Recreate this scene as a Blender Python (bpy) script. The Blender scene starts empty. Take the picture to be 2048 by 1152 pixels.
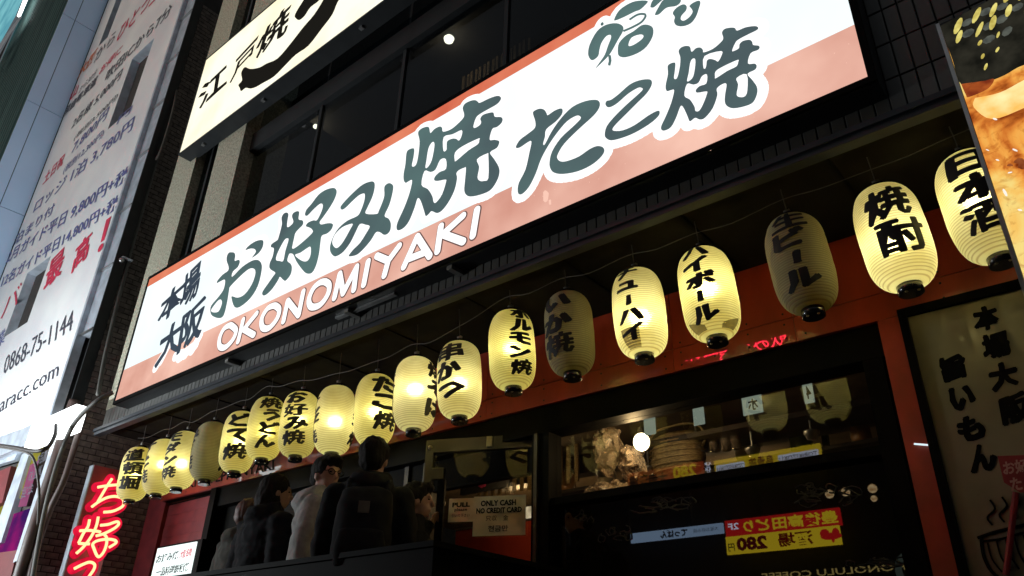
import bpy, bmesh, math, random
import numpy as np
from mathutils import Vector, Matrix, noise
from mathutils.geometry import tessellate_polygon
random.seed(7)
SC = bpy.context.scene
COL = SC.collection

# ------------------------------------------------------------------ camera, world, moon, exposure
ROT = Matrix(((0.76564103, 0.28617894, 0.57610367), (0.64277488, -0.37542291, -0.66775601), (0.02518481, 0.88156636, -0.47138781)))
EYE = Vector((0, 0, 1.5))
FPX = 1538.0
cd = bpy.data.cameras.new('camera')
cam = bpy.data.objects.new('camera', cd)
cam.matrix_world = Matrix.Translation(EYE) @ ROT.to_4x4()
cd.sensor_width = 36; cd.lens = FPX / 2048 * 36; cd.clip_start = 0.05; cd.clip_end = 400
COL.objects.link(cam); SC.camera = cam
W = bpy.data.worlds.new('World'); SC.world = W; W.use_nodes = True
wn = W.node_tree.nodes; wl = W.node_tree.links
bg = wn['Background']
sky = wn.new('ShaderNodeTexSky'); sky.sky_type = 'NISHITA'; sky.sun_disc = False
sky.sun_elevation = math.radians(6); sky.sun_rotation = math.radians(200)
hs = wn.new('ShaderNodeHueSaturation'); hs.inputs['Saturation'].default_value = .35
wl.new(sky.outputs[0], hs.inputs['Color']); wl.new(hs.outputs[0], bg.inputs[0]); bg.inputs[1].default_value = 0.085
sl = bpy.data.lights.new('moon', 'SUN'); sl.energy = 0.02; sl.angle = math.radians(0.5); sl.color = (1, .95, .85)
so = bpy.data.objects.new('moon', sl); so.rotation_euler = (math.radians(60), 0, math.radians(-20)); COL.objects.link(so)
SC.view_settings.view_transform = 'Standard'; SC.view_settings.look = 'None'
SC.view_settings.exposure = 0; SC.view_settings.gamma = 1
SC.cycles.use_denoising = True
SC.cycles.max_bounces = 7; SC.cycles.transparent_max_bounces = 16
SC.cycles.sample_clamp_indirect = 4

def ray(x, y): return ROT @ Vector(((x - 1024) / FPX, -(y - 576) / FPX, -1))
def P(x, y, Y):
    d = ray(x, y); return EYE + d * (Y / d.y)
def PX(x, y, X):
    d = ray(x, y); return EYE + d * (X / d.x)
def MIR(x, y, Yo, G):          # where a thing across the street stands, given where its reflection in a pane at depth G is seen
    v = P(x, y, 2 * G + Yo); return Vector((v.x, 2 * G - v.y, v.z))
def V(*a): return Vector(a)

# ------------------------------------------------------------------ materials
def new_mat(name):
    m = bpy.data.materials.new(name); m.use_nodes = True
    nt = m.node_tree; return m, nt, nt.nodes, nt.links
def noise_mix(nt, c1, c2, scale, detail=4, lo=.35, hi=.65, coord='Object', stretch=None):
    N, L = nt.nodes, nt.links
    tc = N.new('ShaderNodeTexCoord'); src = tc.outputs[coord]
    if stretch:
        mp = N.new('ShaderNodeMapping'); mp.inputs['Scale'].default_value = stretch
        L.new(src, mp.inputs[0]); src = mp.outputs[0]
    n = N.new('ShaderNodeTexNoise'); n.inputs['Scale'].default_value = scale; n.inputs['Detail'].default_value = detail
    L.new(src, n.inputs['Vector'])
    r = N.new('ShaderNodeValToRGB'); r.color_ramp.elements[0].position = lo; r.color_ramp.elements[1].position = hi
    r.color_ramp.elements[0].color = (*c1, 1); r.color_ramp.elements[1].color = (*c2, 1)
    L.new(n.outputs[0], r.inputs[0]); return r.outputs[0], n.outputs[0]
def mat(name, c, rough=.6, c2=None, scale=8, metal=0, bump=0, coat=0, stretch=None, spec=.5):
    m, nt, N, L = new_mat(name); b = N['Principled BSDF']
    c2 = c2 or tuple(x * .72 for x in c)
    o, fac = noise_mix(nt, c2, c, scale, stretch=stretch)
    L.new(o, b.inputs['Base Color']); b.inputs['Roughness'].default_value = rough
    b.inputs['Metallic'].default_value = metal; b.inputs['Coat Weight'].default_value = coat
    b.inputs['Coat Roughness'].default_value = .05; b.inputs['Specular IOR Level'].default_value = spec
    if bump:
        bp = N.new('ShaderNodeBump'); bp.inputs['Strength'].default_value = bump; bp.inputs['Distance'].default_value = .01
        L.new(fac, bp.inputs['Height']); L.new(bp.outputs[0], b.inputs['Normal'])
    return m
def emi(name, c, s=1., c2=None, scale=2, sample=False, lo=.35, hi=.65, stretch=None):
    m, nt, N, L = new_mat(name); N.remove(N['Principled BSDF'])
    e = N.new('ShaderNodeEmission'); e.inputs[1].default_value = s
    if c2:
        o, _ = noise_mix(nt, c2, c, scale, lo=lo, hi=hi, stretch=stretch); L.new(o, e.inputs[0])
    else: e.inputs[0].default_value = (*c, 1)
    L.new(e.outputs[0], N['Material Output'].inputs[0])
    m.cycles.emission_sampling = 'FRONT_BACK' if sample else 'NONE'
    return m
def glass(name, refl, tint=(.9, .9, .88), k=1.1):
    m, nt, N, L = new_mat(name); N.remove(N['Principled BSDF'])
    t = N.new('ShaderNodeBsdfTransparent'); t.inputs[0].default_value = (*tint, 1)
    g = N.new('ShaderNodeBsdfGlossy'); g.inputs['Roughness'].default_value = .012; g.inputs[0].default_value = (1, 1, 1, 1)
    f = N.new('ShaderNodeFresnel'); f.inputs[0].default_value = 1.5
    a = N.new('ShaderNodeMath'); a.operation = 'MULTIPLY_ADD'; a.use_clamp = True
    a.inputs[1].default_value = k; a.inputs[2].default_value = refl
    mx = N.new('ShaderNodeMixShader')
    ge = N.new('ShaderNodeNewGeometry'); iv = N.new('ShaderNodeMath'); iv.operation = 'SUBTRACT'; iv.inputs[0].default_value = 1; L.new(ge.outputs['Backfacing'], iv.inputs[1])
    ml = N.new('ShaderNodeMath'); ml.operation = 'MULTIPLY'     # the sheet mirrors on its outer face only
    L.new(f.outputs[0], a.inputs[0]); L.new(a.outputs[0], ml.inputs[0]); L.new(iv.outputs[0], ml.inputs[1]); L.new(ml.outputs[0], mx.inputs[0]); L.new(t.outputs[0], mx.inputs[1]); L.new(g.outputs[0], mx.inputs[2])
    L.new(mx.outputs[0], N['Material Output'].inputs[0]); return m

M = {}
M['tile'] = mat('dark_tile', (.135, .132, .125), .5, (.065, .066, .063), 3, bump=.2)
M['grout'] = mat('grout', (.02, .02, .02), .9)
M['stone'] = mat('stone', (.42, .41, .31), .85, (.2, .195, .15), 45, bump=.6)
M['darkmetal'] = mat('dark_metal', (.018, .020, .022), .5, spec=.25)
M['ledge'] = mat('ledge_metal', (.032, .038, .048), .5, spec=.3)
M['black'] = mat('black_paint', (.0035, .0033, .003), .6, spec=.05)
M['soffit'] = mat('soffit_board', (.014, .012, .010), .85, spec=.06)
M['red'] = mat('red_panel', (.42, .045, .02), .35, (.25, .026, .013), 5, coat=1, stretch=(1, 1, .3))
M['red'].node_tree.nodes['Principled BSDF'].inputs['Coat Roughness'].default_value = .012
M['dullred'] = mat('dull_red', (.12, .012, .014), .6)
M['redpost'] = mat('red_post', (.45, .05, .025), .4, (.3, .04, .02), 6)
M['redside'] = mat('red_siding', (.2, .02, .025), .5, (.13, .012, .018), 7)
M['brick'] = mat('brick_tile', (.17, .135, .115), .75, (.085, .065, .058), 12, bump=.4)
M['mortar'] = mat('mortar', (.035, .03, .028), .95)
M['wood'] = mat('door_wood', (.03, .017, .009), .5, (.018, .01, .006), 5, stretch=(1, 1, .1))
M['gl_win'] = glass('window_glass', .015, (.8, .78, .72))
M['gl_low'] = glass('dark_lower_glass', .03, (.12, .12, .12))
M['gl_up'] = glass('upper_glass', .0, (.5, .55, .58), .45)
M['gl_door'] = glass('door_glass', .05, (.75, .72, .65))
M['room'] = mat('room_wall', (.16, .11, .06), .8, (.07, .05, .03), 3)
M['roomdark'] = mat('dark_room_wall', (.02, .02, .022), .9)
M['paperwhite'] = mat('notice_paper', (.85, .76, .56), .7, (.72, .62, .42), 6)
M['ink'] = mat('ink', (.008, .007, .006), .8, spec=.1)
M['sumi'] = mat('lantern_ink', (.012, .01, .007), .7)
M['steel'] = mat('steel', (.5, .5, .5), .3, metal=.9)
M['bracket'] = mat('bracket_metal', (.3, .29, .27), .5, metal=.5)
M['cable'] = mat('cable_rubber', (.08, .07, .06), .6)
M['conduit'] = mat('conduit_plastic', (.08, .078, .07), .6)
M['pipe'] = mat('brown_pipe', (.06, .035, .03), .5)
M['white'] = emi('sign_white', (1, 1, 1), 1.1, (.80, .97, 1), .6, sample=True)
M['orange_top'] = emi('sign_orange_top', (.84, .27, .15), 1, (.66, .13, .07), 2.0, lo=.3, hi=.7)
M['orange'] = emi('sign_orange', (.98, .60, .48), 1, (.66, .30, .23), 1.5, lo=.3, hi=.7)
M['teal'] = emi('sign_teal_ink', (.105, .185, .18), 1, (.075, .11, .12), 1.2)
M['slate'] = emi('sign_slate_ink', (.055, .08, .11), 1, (.04, .055, .08), 2)
M['outline'] = emi('sign_letter_outline', (.16, .09, .08), 1)
M['cream'] = emi('sign_cream', (1, .97, .78), 1.2, (1, .85, .5), 1.1, sample=True, lo=.25, hi=.55)
M['upink'] = emi('upper_sign_ink', (.012, .011, .009), 1)
M['neon'] = emi('neon_tube', (1, .43, .2), 2.4, sample=True)
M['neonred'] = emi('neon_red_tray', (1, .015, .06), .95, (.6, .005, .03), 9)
M['neonbox'] = mat('neon_backing', (.42, .07, .08), .35, coat=.4)
M['menu'] = emi('menu_light', (.9, 1, .98), 1.3, sample=True)
M['menured'] = emi('menu_red_print', (.75, .05, .1), 1)
M['menublack'] = emi('menu_black_print', (.03, .05, .05), 1)
M['board'] = mat('billboard_sheet', (.72, .73, .72), .5, (.60, .60, .62), 1.1, bump=.5)
M['print_k'] = mat('board_print_black', (.05, .05, .07), .6)
M['print_n'] = mat('board_print_navy', (.1, .11, .3), .6)
M['print_r'] = mat('board_print_red', (.6, .02, .07), .6)
M['print_o'] = mat('board_print_orange', (.65, .16, .05), .6)
M['bframe'] = mat('board_frame', (.5, .55, .62), .35, metal=.4)
M['blue'] = mat('blue_white_cladding', (.48, .64, .86), .4, (.42, .58, .8), .8)
M['pinktrim'] = mat('pinkish_trim', (.3, .24, .27), .6)
M['green'] = mat('green_grey_wall', (.09, .16, .15), .7, (.05, .095, .09), .8, stretch=(4, 4, .4))
M['litwhite'] = emi('white_light_band', (.95, 1, 1), 4, sample=True)
M['cyan'] = emi('cyan_lit_window', (.3, .75, .8), .8, (.12, .4, .5), 1.2)
M['poster_y'] = emi('poster_yellow', (.42, .38, .04), .8, (.3, .28, .05), 9)
M['poster_p'] = emi('poster_pink', (.4, .12, .22), .9, (.3, .08, .2), 9)
M['poster_v'] = emi('poster_violet', (.06, .015, .14), .8, (.4, .015, .2), 3)
M['panel'] = mat('banner_cloth', (.22, .185, .115), .5, (.14, .12, .075), 2.5, coat=.4)
M['bannered'] = mat('small_red_banner', (.25, .01, .02), .6)
M['bannerpink'] = mat('banner_pink_print', (.5, .25, .24), .6)
M['chalk'] = mat('chalk_drawing', (.07, .065, .06), .9)
M['ground'] = mat('paving', (.08, .08, .08), .7)

# ------------------------------------------------------------------ mesh builder
def tag(o, label=None, cat=None, group=None, kind=None):
    if label: o['label'] = label
    if cat: o['category'] = cat
    if group: o['group'] = group
    if kind: o['kind'] = kind
    return o
def thing(name, label, cat, loc=(0, 0, 0), group=None, rz=0):
    o = bpy.data.objects.new(name, None); o.location = loc; o.rotation_euler = (0, 0, rz); o.empty_display_size = .1
    COL.objects.link(o); return tag(o, label, cat, group)
def base(o):
    v = Vector((0, 0, 0))
    while o: v += o.location; o = o.parent
    return v
class MB:
    def __init__(s): s.v = []; s.f = []
    def add(s, vs, fs):
        n = len(s.v); s.v += [Vector(v) for v in vs]; s.f += [tuple(n + i for i in f) for f in fs]; return s
    def box(s, a, b):
        x0, y0, z0 = a; x1, y1, z1 = b
        return s.add([(x0, y0, z0), (x1, y0, z0), (x1, y1, z0), (x0, y1, z0), (x0, y0, z1), (x1, y0, z1), (x1, y1, z1), (x0, y1, z1)],
              [(3, 2, 1, 0), (4, 5, 6, 7), (0, 1, 5, 4), (1, 2, 6, 5), (2, 3, 7, 6), (3, 0, 4, 7)])
    def obox(s, c, X, Y, Z):        # centre and half vectors
        c, X, Y, Z = map(Vector, (c, X, Y, Z))
        vs = [c + X * a + Y * b + Z * d for a, b, d in [(-1, -1, -1), (1, -1, -1), (1, 1, -1), (-1, 1, -1), (-1, -1, 1), (1, -1, 1), (1, 1, 1), (-1, 1, 1)]]
        return s.add(vs, [(3, 2, 1, 0), (4, 5, 6, 7), (0, 1, 5, 4), (1, 2, 6, 5), (2, 3, 7, 6), (3, 0, 4, 7)])
    def quad(s, a, b, c, d): return s.add([a, b, c, d], [(0, 1, 2, 3)])
    def tube(s, pts, r, n=8, smooth=0):
        pts = [Vector(p) for p in pts]
        if smooth: pts = crom(pts, smooth)
        rr = r if isinstance(r, (list, tuple)) else None
        k = len(s.v); m = len(pts); up = None
        for i, p in enumerate(pts):
            t = (pts[min(i + 1, m - 1)] - pts[max(i - 1, 0)]).normalized()
            if up is None: up = t.orthogonal().normalized()
            up = (up - t * up.dot(t)).normalized(); bi = t.cross(up)
            rad = rr[i] if rr else r
            for j in range(n):
                a = 2 * math.pi * j / n; s.v.append(p + (up * math.cos(a) + bi * math.sin(a)) * rad)
        for i in range(m - 1):
            for j in range(n):
                j2 = (j + 1) % n; s.f.append((k + i * n + j, k + i * n + j2, k + (i + 1) * n + j2, k + (i + 1) * n + j))
        s.f.append(tuple(k + j for j in range(n))[::-1]); s.f.append(tuple(k + (m - 1) * n + j for j in range(n)))
        return s
    def loft(s, rings, n=20):       # ring: centre, u vector, v vector
        k = len(s.v); m = len(rings)
        for c, u, v in rings:
            c, u, v = Vector(c), Vector(u), Vector(v)
            for j in range(n):
                a = 2 * math.pi * j / n; s.v.append(c + u * math.cos(a) + v * math.sin(a))
        for i in range(m - 1):
            for j in range(n):
                j2 = (j + 1) % n; s.f.append((k + i * n + j, k + i * n + j2, k + (i + 1) * n + j2, k + (i + 1) * n + j))
        s.f.append(tuple(k + j for j in range(n))[::-1]); s.f.append(tuple(k + (m - 1) * n + j for j in range(n)))
        return s
    def ell(s, c, r, n=16):
        c = Vector(c); rings = []
        for i in range(1, n):
            t = math.pi * i / n; q = math.sin(t)
            rings.append((c - V(0, 0, r[2] * math.cos(t)), V(r[0] * q, 0, 0), V(0, r[1] * q, 0)))
        return s.loft(rings, n + 4)
    def lathe(s, prof, c, n=32):
        c = Vector(c); return s.loft([(c + V(0, 0, z), V(r, 0, 0), V(0, r, 0)) for r, z in prof], n)
    def build(s, name, m, parent=None, smooth=False, local=False, origin=None):
        o0 = Vector(origin) if origin is not None else Vector((0, 0, 0))
        off = Vector((0, 0, 0)) if local else (base(parent) if parent else o0)
        me = bpy.data.meshes.new(name); me.from_pydata([v - off for v in s.v], [], s.f); me.update()
        if isinstance(m, str): m = M[m]
        me.materials.append(m)
        if smooth: me.polygons.foreach_set('use_smooth', [True] * len(me.polygons))
        o = bpy.data.objects.new(name, me); COL.objects.link(o)
        if parent: o.parent = parent
        elif not local: o.location = o0
        return o
def crom(p, k):
    q = [p[0]] + list(p) + [p[-1]]; out = []
    for i in range(1, len(q) - 2):
        for j in range(k):
            t = j / k; a, b, c, d = q[i - 1], q[i], q[i + 1], q[i + 2]
            out.append(.5 * ((2 * b) + (c - a) * t + (2 * a - 5 * b + 4 * c - d) * t * t + (3 * b - a - 3 * c + d) * t ** 3))
    out.append(q[-2]); return out
def box(name, m, a, b, parent=None, label=None, bevel=0):
    o = MB().box(a, b).build(name, m, parent, origin=a)
    if label: o['label'] = label
    return o

# ------------------------------------------------------------------ lettering
_gc = {}; _n0 = {}
def glyphs(s, off=0., res=2, fat=0):
    k = (s, off, res, fat)
    if k not in _gc:
        c = bpy.data.curves.new('t', 'FONT'); c.body = s; c.offset = off; c.resolution_u = res; c.space_line = 1.05
        o = bpy.data.objects.new('t', c); tmp.collection.objects.link(o)
        tmp.view_layers[0].update()
        me = o.to_mesh(); vs = [(v.co.x, v.co.y) for v in me.vertices]; fs = [tuple(p.vertices) for p in me.polygons]
        o.to_mesh_clear(); bpy.data.objects.remove(o); bpy.data.curves.remove(c)
        if fat and vs:        # brush weight: the outline repeated a little way off in every direction
            n0 = len(vs); b0 = list(vs); g0 = list(fs)
            for q in range(1, 7):
                a = q * math.pi / 3; vs = vs + [(x + fat * math.cos(a), y + fat * math.sin(a) * .8) for x, y in b0]; fs = fs + [tuple(i + n0 * q for i in f) for f in g0]
        if vs:
            x0 = min(v[0] for v in vs); x1 = max(v[0] for v in vs); y0 = min(v[1] for v in vs); y1 = max(v[1] for v in vs)
            vs = [((a - x0) / max(x1 - x0, 1e-6), (b - y0) / max(y1 - y0, 1e-6)) for a, b in vs]
        else: x0 = x1 = y0 = y1 = 0
        _gc[k] = (vs, fs, (x0, y0, x1, y1)); _n0[k] = len(vs) // (7 if fat else 1)
    return _gc[k]
tmp = bpy.data.scenes.new('tmp')
def wob(u, v, a, seed): 
    n = noise.noise_vector(Vector((u * 2.3 + seed, v * 2.3, seed * .37))); return u + n.x * a, v + n.y * a
def text_on(s, BL, BR, TL, m, parent, name='lettering', off=.02, brush=0, mirror=False, seed=1, fat=0):
    """s fitted into the parallelogram BL-BR-TL (world points), lying just in front of it"""
    vs, fs, _ = glyphs(s, off, 2, fat); BL, BR, TL = Vector(BL), Vector(BR), Vector(TL); U = BR - BL; T = TL - BL
    out = []; n0 = max(1, _n0[(s, off, 2, fat)]); nn = U.cross(T).normalized() * 5e-5
    for i, (u, v) in enumerate(vs):
        if mirror: u = 1 - u
        if brush: u, v = wob(u, v + .1 * (u - .5), brush, seed)
        out.append(BL + U * u + T * v + nn * (i // n0))
    b = MB().add(out, fs)
    if mirror: b.f = [f[::-1] for f in b.f]
    return b.build(name, m, parent)
def fit(s, bl, br, tl, Y, m, parent, **k):
    return text_on(s, P(*bl, Y), P(*br, Y), P(*tl, Y), m, parent, **k)
def poly(rings, Y, tf, m, parent, name='letter', label=None, sm=3):
    """filled outline (first ring outer, the rest holes), rings in photo-zoom units turned to points on the plane Y"""
    R3 = []
    for r in rings:
        q = [Vector((*tf(x, y), 0)) for x, y in r]
        n = len(q); out = []
        for i in range(n):      # closed smoothing
            a, b, c, d = q[i - 1], q[i], q[(i + 1) % n], q[(i + 2) % n]
            for j in range(sm):
                t = j / sm; out.append(.5 * ((2 * b) + (c - a) * t + (2 * a - 5 * b + 4 * c - d) * t * t + (3 * b - a - 3 * c + d) * t ** 3))
        R3.append([P(v.x, v.y, Y) for v in out])
    flat = [[Vector((v.x, v.z, 0)) for v in r] for r in R3]
    tris = tessellate_polygon(flat); vs = [v for r in R3 for v in r]
    o = MB().add(vs, tris).build(name, m, parent)
    if label: o['label'] = label
    return o, R3
def halo(R3, Y, r, m, parent, name='halo', step=.03):
    b = MB(); k = 0
    for ring in R3[:1]:
        acc = 0; last = None
        b.add([Vector((v.x, Y, v.z)) for v in ring], tessellate_polygon([[Vector((v.x, v.z, 0)) for v in ring]]))
        for v in ring:
            if last is not None and (v - last).length < step: continue
            last = v; k += 1
            dy = -k * 6e-6
            n = len(b.v); b.v += [Vector((v.x + math.cos(a) * r, Y + dy, v.z + math.sin(a) * r)) for a in [i * math.pi / 9 for i in range(18)]]
            b.f.append(tuple(range(n, n + 18)))
    return b.build(name, m, parent)
def stroke_plate(strokes, r, y, b, dk):
    """round-ended ribbons on the plane y (points are (x,z))"""
    for st in strokes:
        for i in range(len(st) - 1):
            a = Vector(st[i]); c = Vector(st[i + 1]); d = (c - a)
            if d.length < 1e-6: continue
            ang = math.atan2(d.y, d.x); dk[0] += 1; yy = y - dk[0] * 1e-5
            n = len(b.v); pts = []
            for j in range(9): t = ang + math.pi / 2 + math.pi * j / 8; pts.append((a.x + r * math.cos(t), a.y + r * math.sin(t)))
            for j in range(9): t = ang - math.pi / 2 + math.pi * j / 8; pts.append((c.x + r * math.cos(t), c.y + r * math.sin(t)))
            b.v += [Vector((p[0], yy, p[1])) for p in pts]; b.f.append(tuple(range(n, n + 18)))

# ------------------------------------------------------------------ the setting
E = 1.5                                  # eye height; heights below are written as E + height over the eye
YF, YS, YB, YG, YL = 2.82, 2.68, 3.60, 3.72, 3.0   # tiled front, sign face, red fascia, shop glass, lantern row
FL = 1.1                                 # entrance landing
g = MB().quad((-60, -30, 0), (40, -30, 0), (40, 60, 0), (-60, 60, 0)).build('ground', 'ground'); tag(g, kind='structure')
l = box('landing', 'ground', (-7.9, 2.45, .01), (1.6, 6.6, FL)); tag(l, kind='structure')

# ------------------------------------------------------------------ restaurant building
rb = thing('restaurant_building', 'dark tiled restaurant building with red fascia and glass front behind the lantern row', 'building', (-3.5, YF, 0))
zt0 = E + 2.125                           # underside of the first tile row
box('backing_wall', 'grout', (-7.46, YF + .012, zt0), (1.6, YF + .05, E + 3.3), rb)
box('backing_wall', 'grout', (-.44, YF + .013, E + 3.3), (1.6, YF + .25, 8.2), rb)
TW, TH = .0606, .188
tm = MB().box((0, 0, 0), (TW - .005, .012, TH - .006))
bmt = bmesh.new(); tme = bpy.data.meshes.new('tile')
tme.from_pydata([tuple(v) for v in tm.v], [], tm.f); bmt.from_mesh(tme)
bmesh.ops.bevel(bmt, geom=[e for e in bmt.edges if all(v.co.y < .001 for v in e.verts)], offset=.0025, segments=1, affect='EDGES')
bmt.to_mesh(tme); bmt.free(); tme.materials.append(M['tile'])
rt = random.Random(3)
def put(me, name, loc, parent):
    o = bpy.data.objects.new(name, me); o.location = Vector(loc) - base(parent); o.parent = parent; COL.objects.link(o); return o
nt_ = 0
x = -7.44
i = 0
while x < .3:
    if x > -.66: rows = 6
    else: rows = 1
    for r in range(rows):
        o = put(tme, 'tile', (x, YF - rt.uniform(0, .0015), zt0 + r * TH + .003), rb); nt_ += 1
        o.rotation_euler = (rt.uniform(-.004, .004), 0, rt.uniform(-.006, .006))
    x += TW
lip = MB().box((-7.46, YF - .045, E + 2.055), (1.6, YF + .015, zt0 - .002)).box((-7.46, YF - .06, E + 2.085), (1.6, YF - .045, zt0 - .012)).build('ledge', 'ledge', rb)
box('soffit', 'soffit', (-7.46, YF + .051, E + 2.11), (1.6, YB + .1, E + 2.3), rb)
# soffit board battens
for k in range(12):
    xx = -7.2 + k * .72; box('soffit_joint', 'black', (xx, YF + .085, E + 2.103), (xx + .012, YB - .01, E + 2.1095), rb)
# red fascia: two rows of panels with a joint
zf0, zf1, zfs = E + 1.622, E + 2.109, P(1043, 781, YB).z
xs = [-7.58, -6.2, -4.75, -3.3, -1.9, P(1590, 660, YB).x, .8, 1.6]
for a, b_ in zip(xs, xs[1:]):
    box('fascia_panel', 'red', (a + .002, YB, zf0), (b_ - .002, YB + .03, zfs - .0025), rb)
    box('fascia_panel', 'red', (a + .002, YB + .001, zfs + .0025), (b_ - .002, YB + .03, zf1 - .001), rb)
sc_b = MB()
for a, b_ in zip(xs, xs[1:]):
    for k in range(4):
        x_ = a + .05 + (b_ - a - .1) * k / 3
        for z_ in (zf0 + .03, zfs - .03, zfs + .03): sc_b.ell((x_, YB - .001, z_), (.006, .003, .006), 5)
tag(sc_b.build('screw_heads', 'darkmetal', rb), kind='stuff')
box('fascia_backing', 'black', (-7.58, YB + .0305, zf0), (1.6, YB + .1, zf1), rb)
t0_, t1_ = (345, 990), (548, 938)
ft = text_on('OKONOMIYAKI & TEPPANYAKI', P(262, 1002, YB - .004), P(548, 939, YB - .004), P(264, 985, YB - .004), 'ink', rb, off=.02, name='fascia_lettering')
# shop front: header, posts, rails (dark), glass
GX = lambda r: r * YG
hd = E + 1.458
box('header', 'black', (-6.6, YB + .035, hd), (1.6, YG + .06, zf0 - .001), rb)
xm0, xm1 = -.79 * YG, -.755 * YG                     # post right of the door
box('post', 'black', (xm0, YB + .04, FL), (xm1, YG + .05, hd), rb)
box('post', 'wood', (xm0 + .03, YB + .02, FL), (xm0 + .055, YB + .04, hd), rb)
xr0 = -.25 * YG; xr1 = -.226 * YG
box('window_post', 'black', (xr0, YB + .04, FL), (xr1, YG + .05, hd), rb)
zr = E + .278 * YG
box('window_rail', 'black', (xm1, YB + .06, zr - .02), (xr0, YG + .03, zr + .022), rb)
up_ = MB().box((xm1, YG, zr + .022), (xr0, YG + .006, hd)).build('window_pane', 'gl_win', rb)
lo_ = MB().box((xm1, YG, FL + .1), (xr0, YG + .006, zr - .02)).build('window_pane', 'gl_low', rb)
box('window_sill', 'black', (xm1, YB + .04, FL), (xr0, YG + .05, FL + .1), rb)
box('red_post', 'redpost', (-.2275 * YB, YB + .002, FL), (-.1995 * YB, YG + .05, zf0 - .001), rb)
box('lower_wall', 'black', (-.1995 * YB, YB + .03, FL), (1.6, YG + .05, zf0 - .001), rb)
# left part: sidelight window, dark wall, siding planks, red column
xs0, xs1 = P(812, 960, YG).x, P(853, 960, YG).x
box('dark_wall', 'black', (-6.63, YG, FL), (xs0, YG + .08, hd), rb)
box('sidelight_post', 'wood', (xs0, YG - .02, FL), (xs0 + .04, YG + .06, hd), rb)
box('sidelight_post', 'wood', (xs1 - .02, YG - .02, FL), (xs1 + .05, YG + .06, hd), rb)
box('transom_panel', 'black', (xs0 + .04, YG, E + 1.25), (xm0, YG + .05, hd), rb)
MB().box((xs0 + .04, YG + .01, FL), (xs1 - .02, YG + .016, E + 1.25)).build('sidelight_pane', 'gl_door', rb)
sx0, sx1 = -7.58, -1.797 * 3.7
pm = bpy.data.meshes.new('plank'); q = MB().box((0, 0, 0), (sx1 - sx0, .02, .098)).box((0, .004, .098), (sx1 - sx0, .02, .104))
pm.from_pydata([tuple(v) for v in q.v], [], q.f); pm.materials.append(M['redside'])
for k in range(18): 
    o = put(pm, 'plank', (sx0, 3.7 - rt.uniform(0, .002), E + 1.60 - (k + 1) * .104), rb)
box('siding_backing', 'black', (sx0, 3.7215, FL), (sx1, 3.75, zf0), rb)
box('corner_post', 'black', (sx1 + .001, 3.6, FL), (sx1 + .09, 3.719, zf0 - .001), rb)
box('red_column', 'redside', (-7.93, 3.66, .3), (-7.58, 3.95, E + 2.3), rb)
# upper floors: stone piers, slot window, big glazing, slab edge, ceiling with downlights
box('stone_pier', 'stone', (-7.46, YF, E + 2.31), (-6.975, YF + .5, 9.8), rb)
box('stone_pier', 'stone', (-6.56, YF + .02, E + 2.4), (-6.05, YF + .5, 9.8), rb)
MB().box((-6.975, YF + .10, E + 2.4), (-6.56, YF + .11, 9.8)).build('slot_window_pane', 'gl_up', rb)
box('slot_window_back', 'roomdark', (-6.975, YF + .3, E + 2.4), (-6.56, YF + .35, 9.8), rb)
box('slot_mullion', 'darkmetal', (-6.80, YF + .07, E + 2.4), (-6.76, YF + .099, 9.8), rb)
UY = YF + .16
zc = P(898, 77, 3.6).z
beam0 = P(758, 122, UY).z
box('slab_edge_beam', 'darkmetal', (-6.05, UY - .05, beam0 - .10), (-.44, UY + .05, beam0 + .12), rb)
xj = -6.05; k = 0
while xj < -.5:
    x2 = min(xj + 1.12, -.44)
    MB().box((xj + .018, UY, E + 2.9), (x2 - .018, UY + .008, beam0 - .10)).build('upper_pane', 'gl_up', rb)
    MB().box((xj + .018, UY, beam0 + .12), (x2 - .018, UY + .008, 9.5)).build('upper_pane', 'gl_up', rb)
    box('mullion', 'darkmetal', (x2 - .018, UY - .015, E + 2.9), (x2 + .018, UY + .03, beam0 - .101), rb)
    xj = x2
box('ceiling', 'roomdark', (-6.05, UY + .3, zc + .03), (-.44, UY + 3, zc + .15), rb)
box('back_room_wall', 'room', (-6.05, UY + 3.001, E + 2.3), (-.44, UY + 3.1, zc + .2), rb, 'dim brown wall of the upstairs room')
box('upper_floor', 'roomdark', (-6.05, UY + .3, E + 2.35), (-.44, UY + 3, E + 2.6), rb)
for k in range(16):
    xx = P(958, 130, UY + 1.0).x - .22 + k * .055
    box('curtain_strip', 'room', (xx, UY + 1.0 + .01 * (k % 2), E + 2.9), (xx + .03, UY + 1.02, zc - .1), rb)
for (x_, y_), rr in (((898, 77), .05), ((630, 258), .026)):
    c = P(x_, y_, 3.6); c.z = zc
    dl = MB().lathe([(rr * .7, .02), (rr, 0), (rr * .85, -.6 * rr), (rr * .3, -.8 * rr)], c, 20).build('downlight', emi('downlight_glow', (1, .85, .6), 6, sample=True), rb, smooth=True)
    ld = bpy.data.lights.new('downlight_lamp', 'POINT'); ld.energy = 3.5; ld.color = (1, .7, .4); ld.shadow_soft_size = .04
    lo = bpy.data.objects.new('downlight_lamp', ld); lo.location = c - base(rb) - V(0, 0, .1); lo.parent = rb; COL.objects.link(lo)
# louvres over the upper sign, behind it
for k in range(26):
    zz = E + 5.7 + k * .1
    box('louvre', 'darkmetal', (-6.05, UY - .06, zz), (-4.0, UY - .01, zz + .03), rb)

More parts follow.
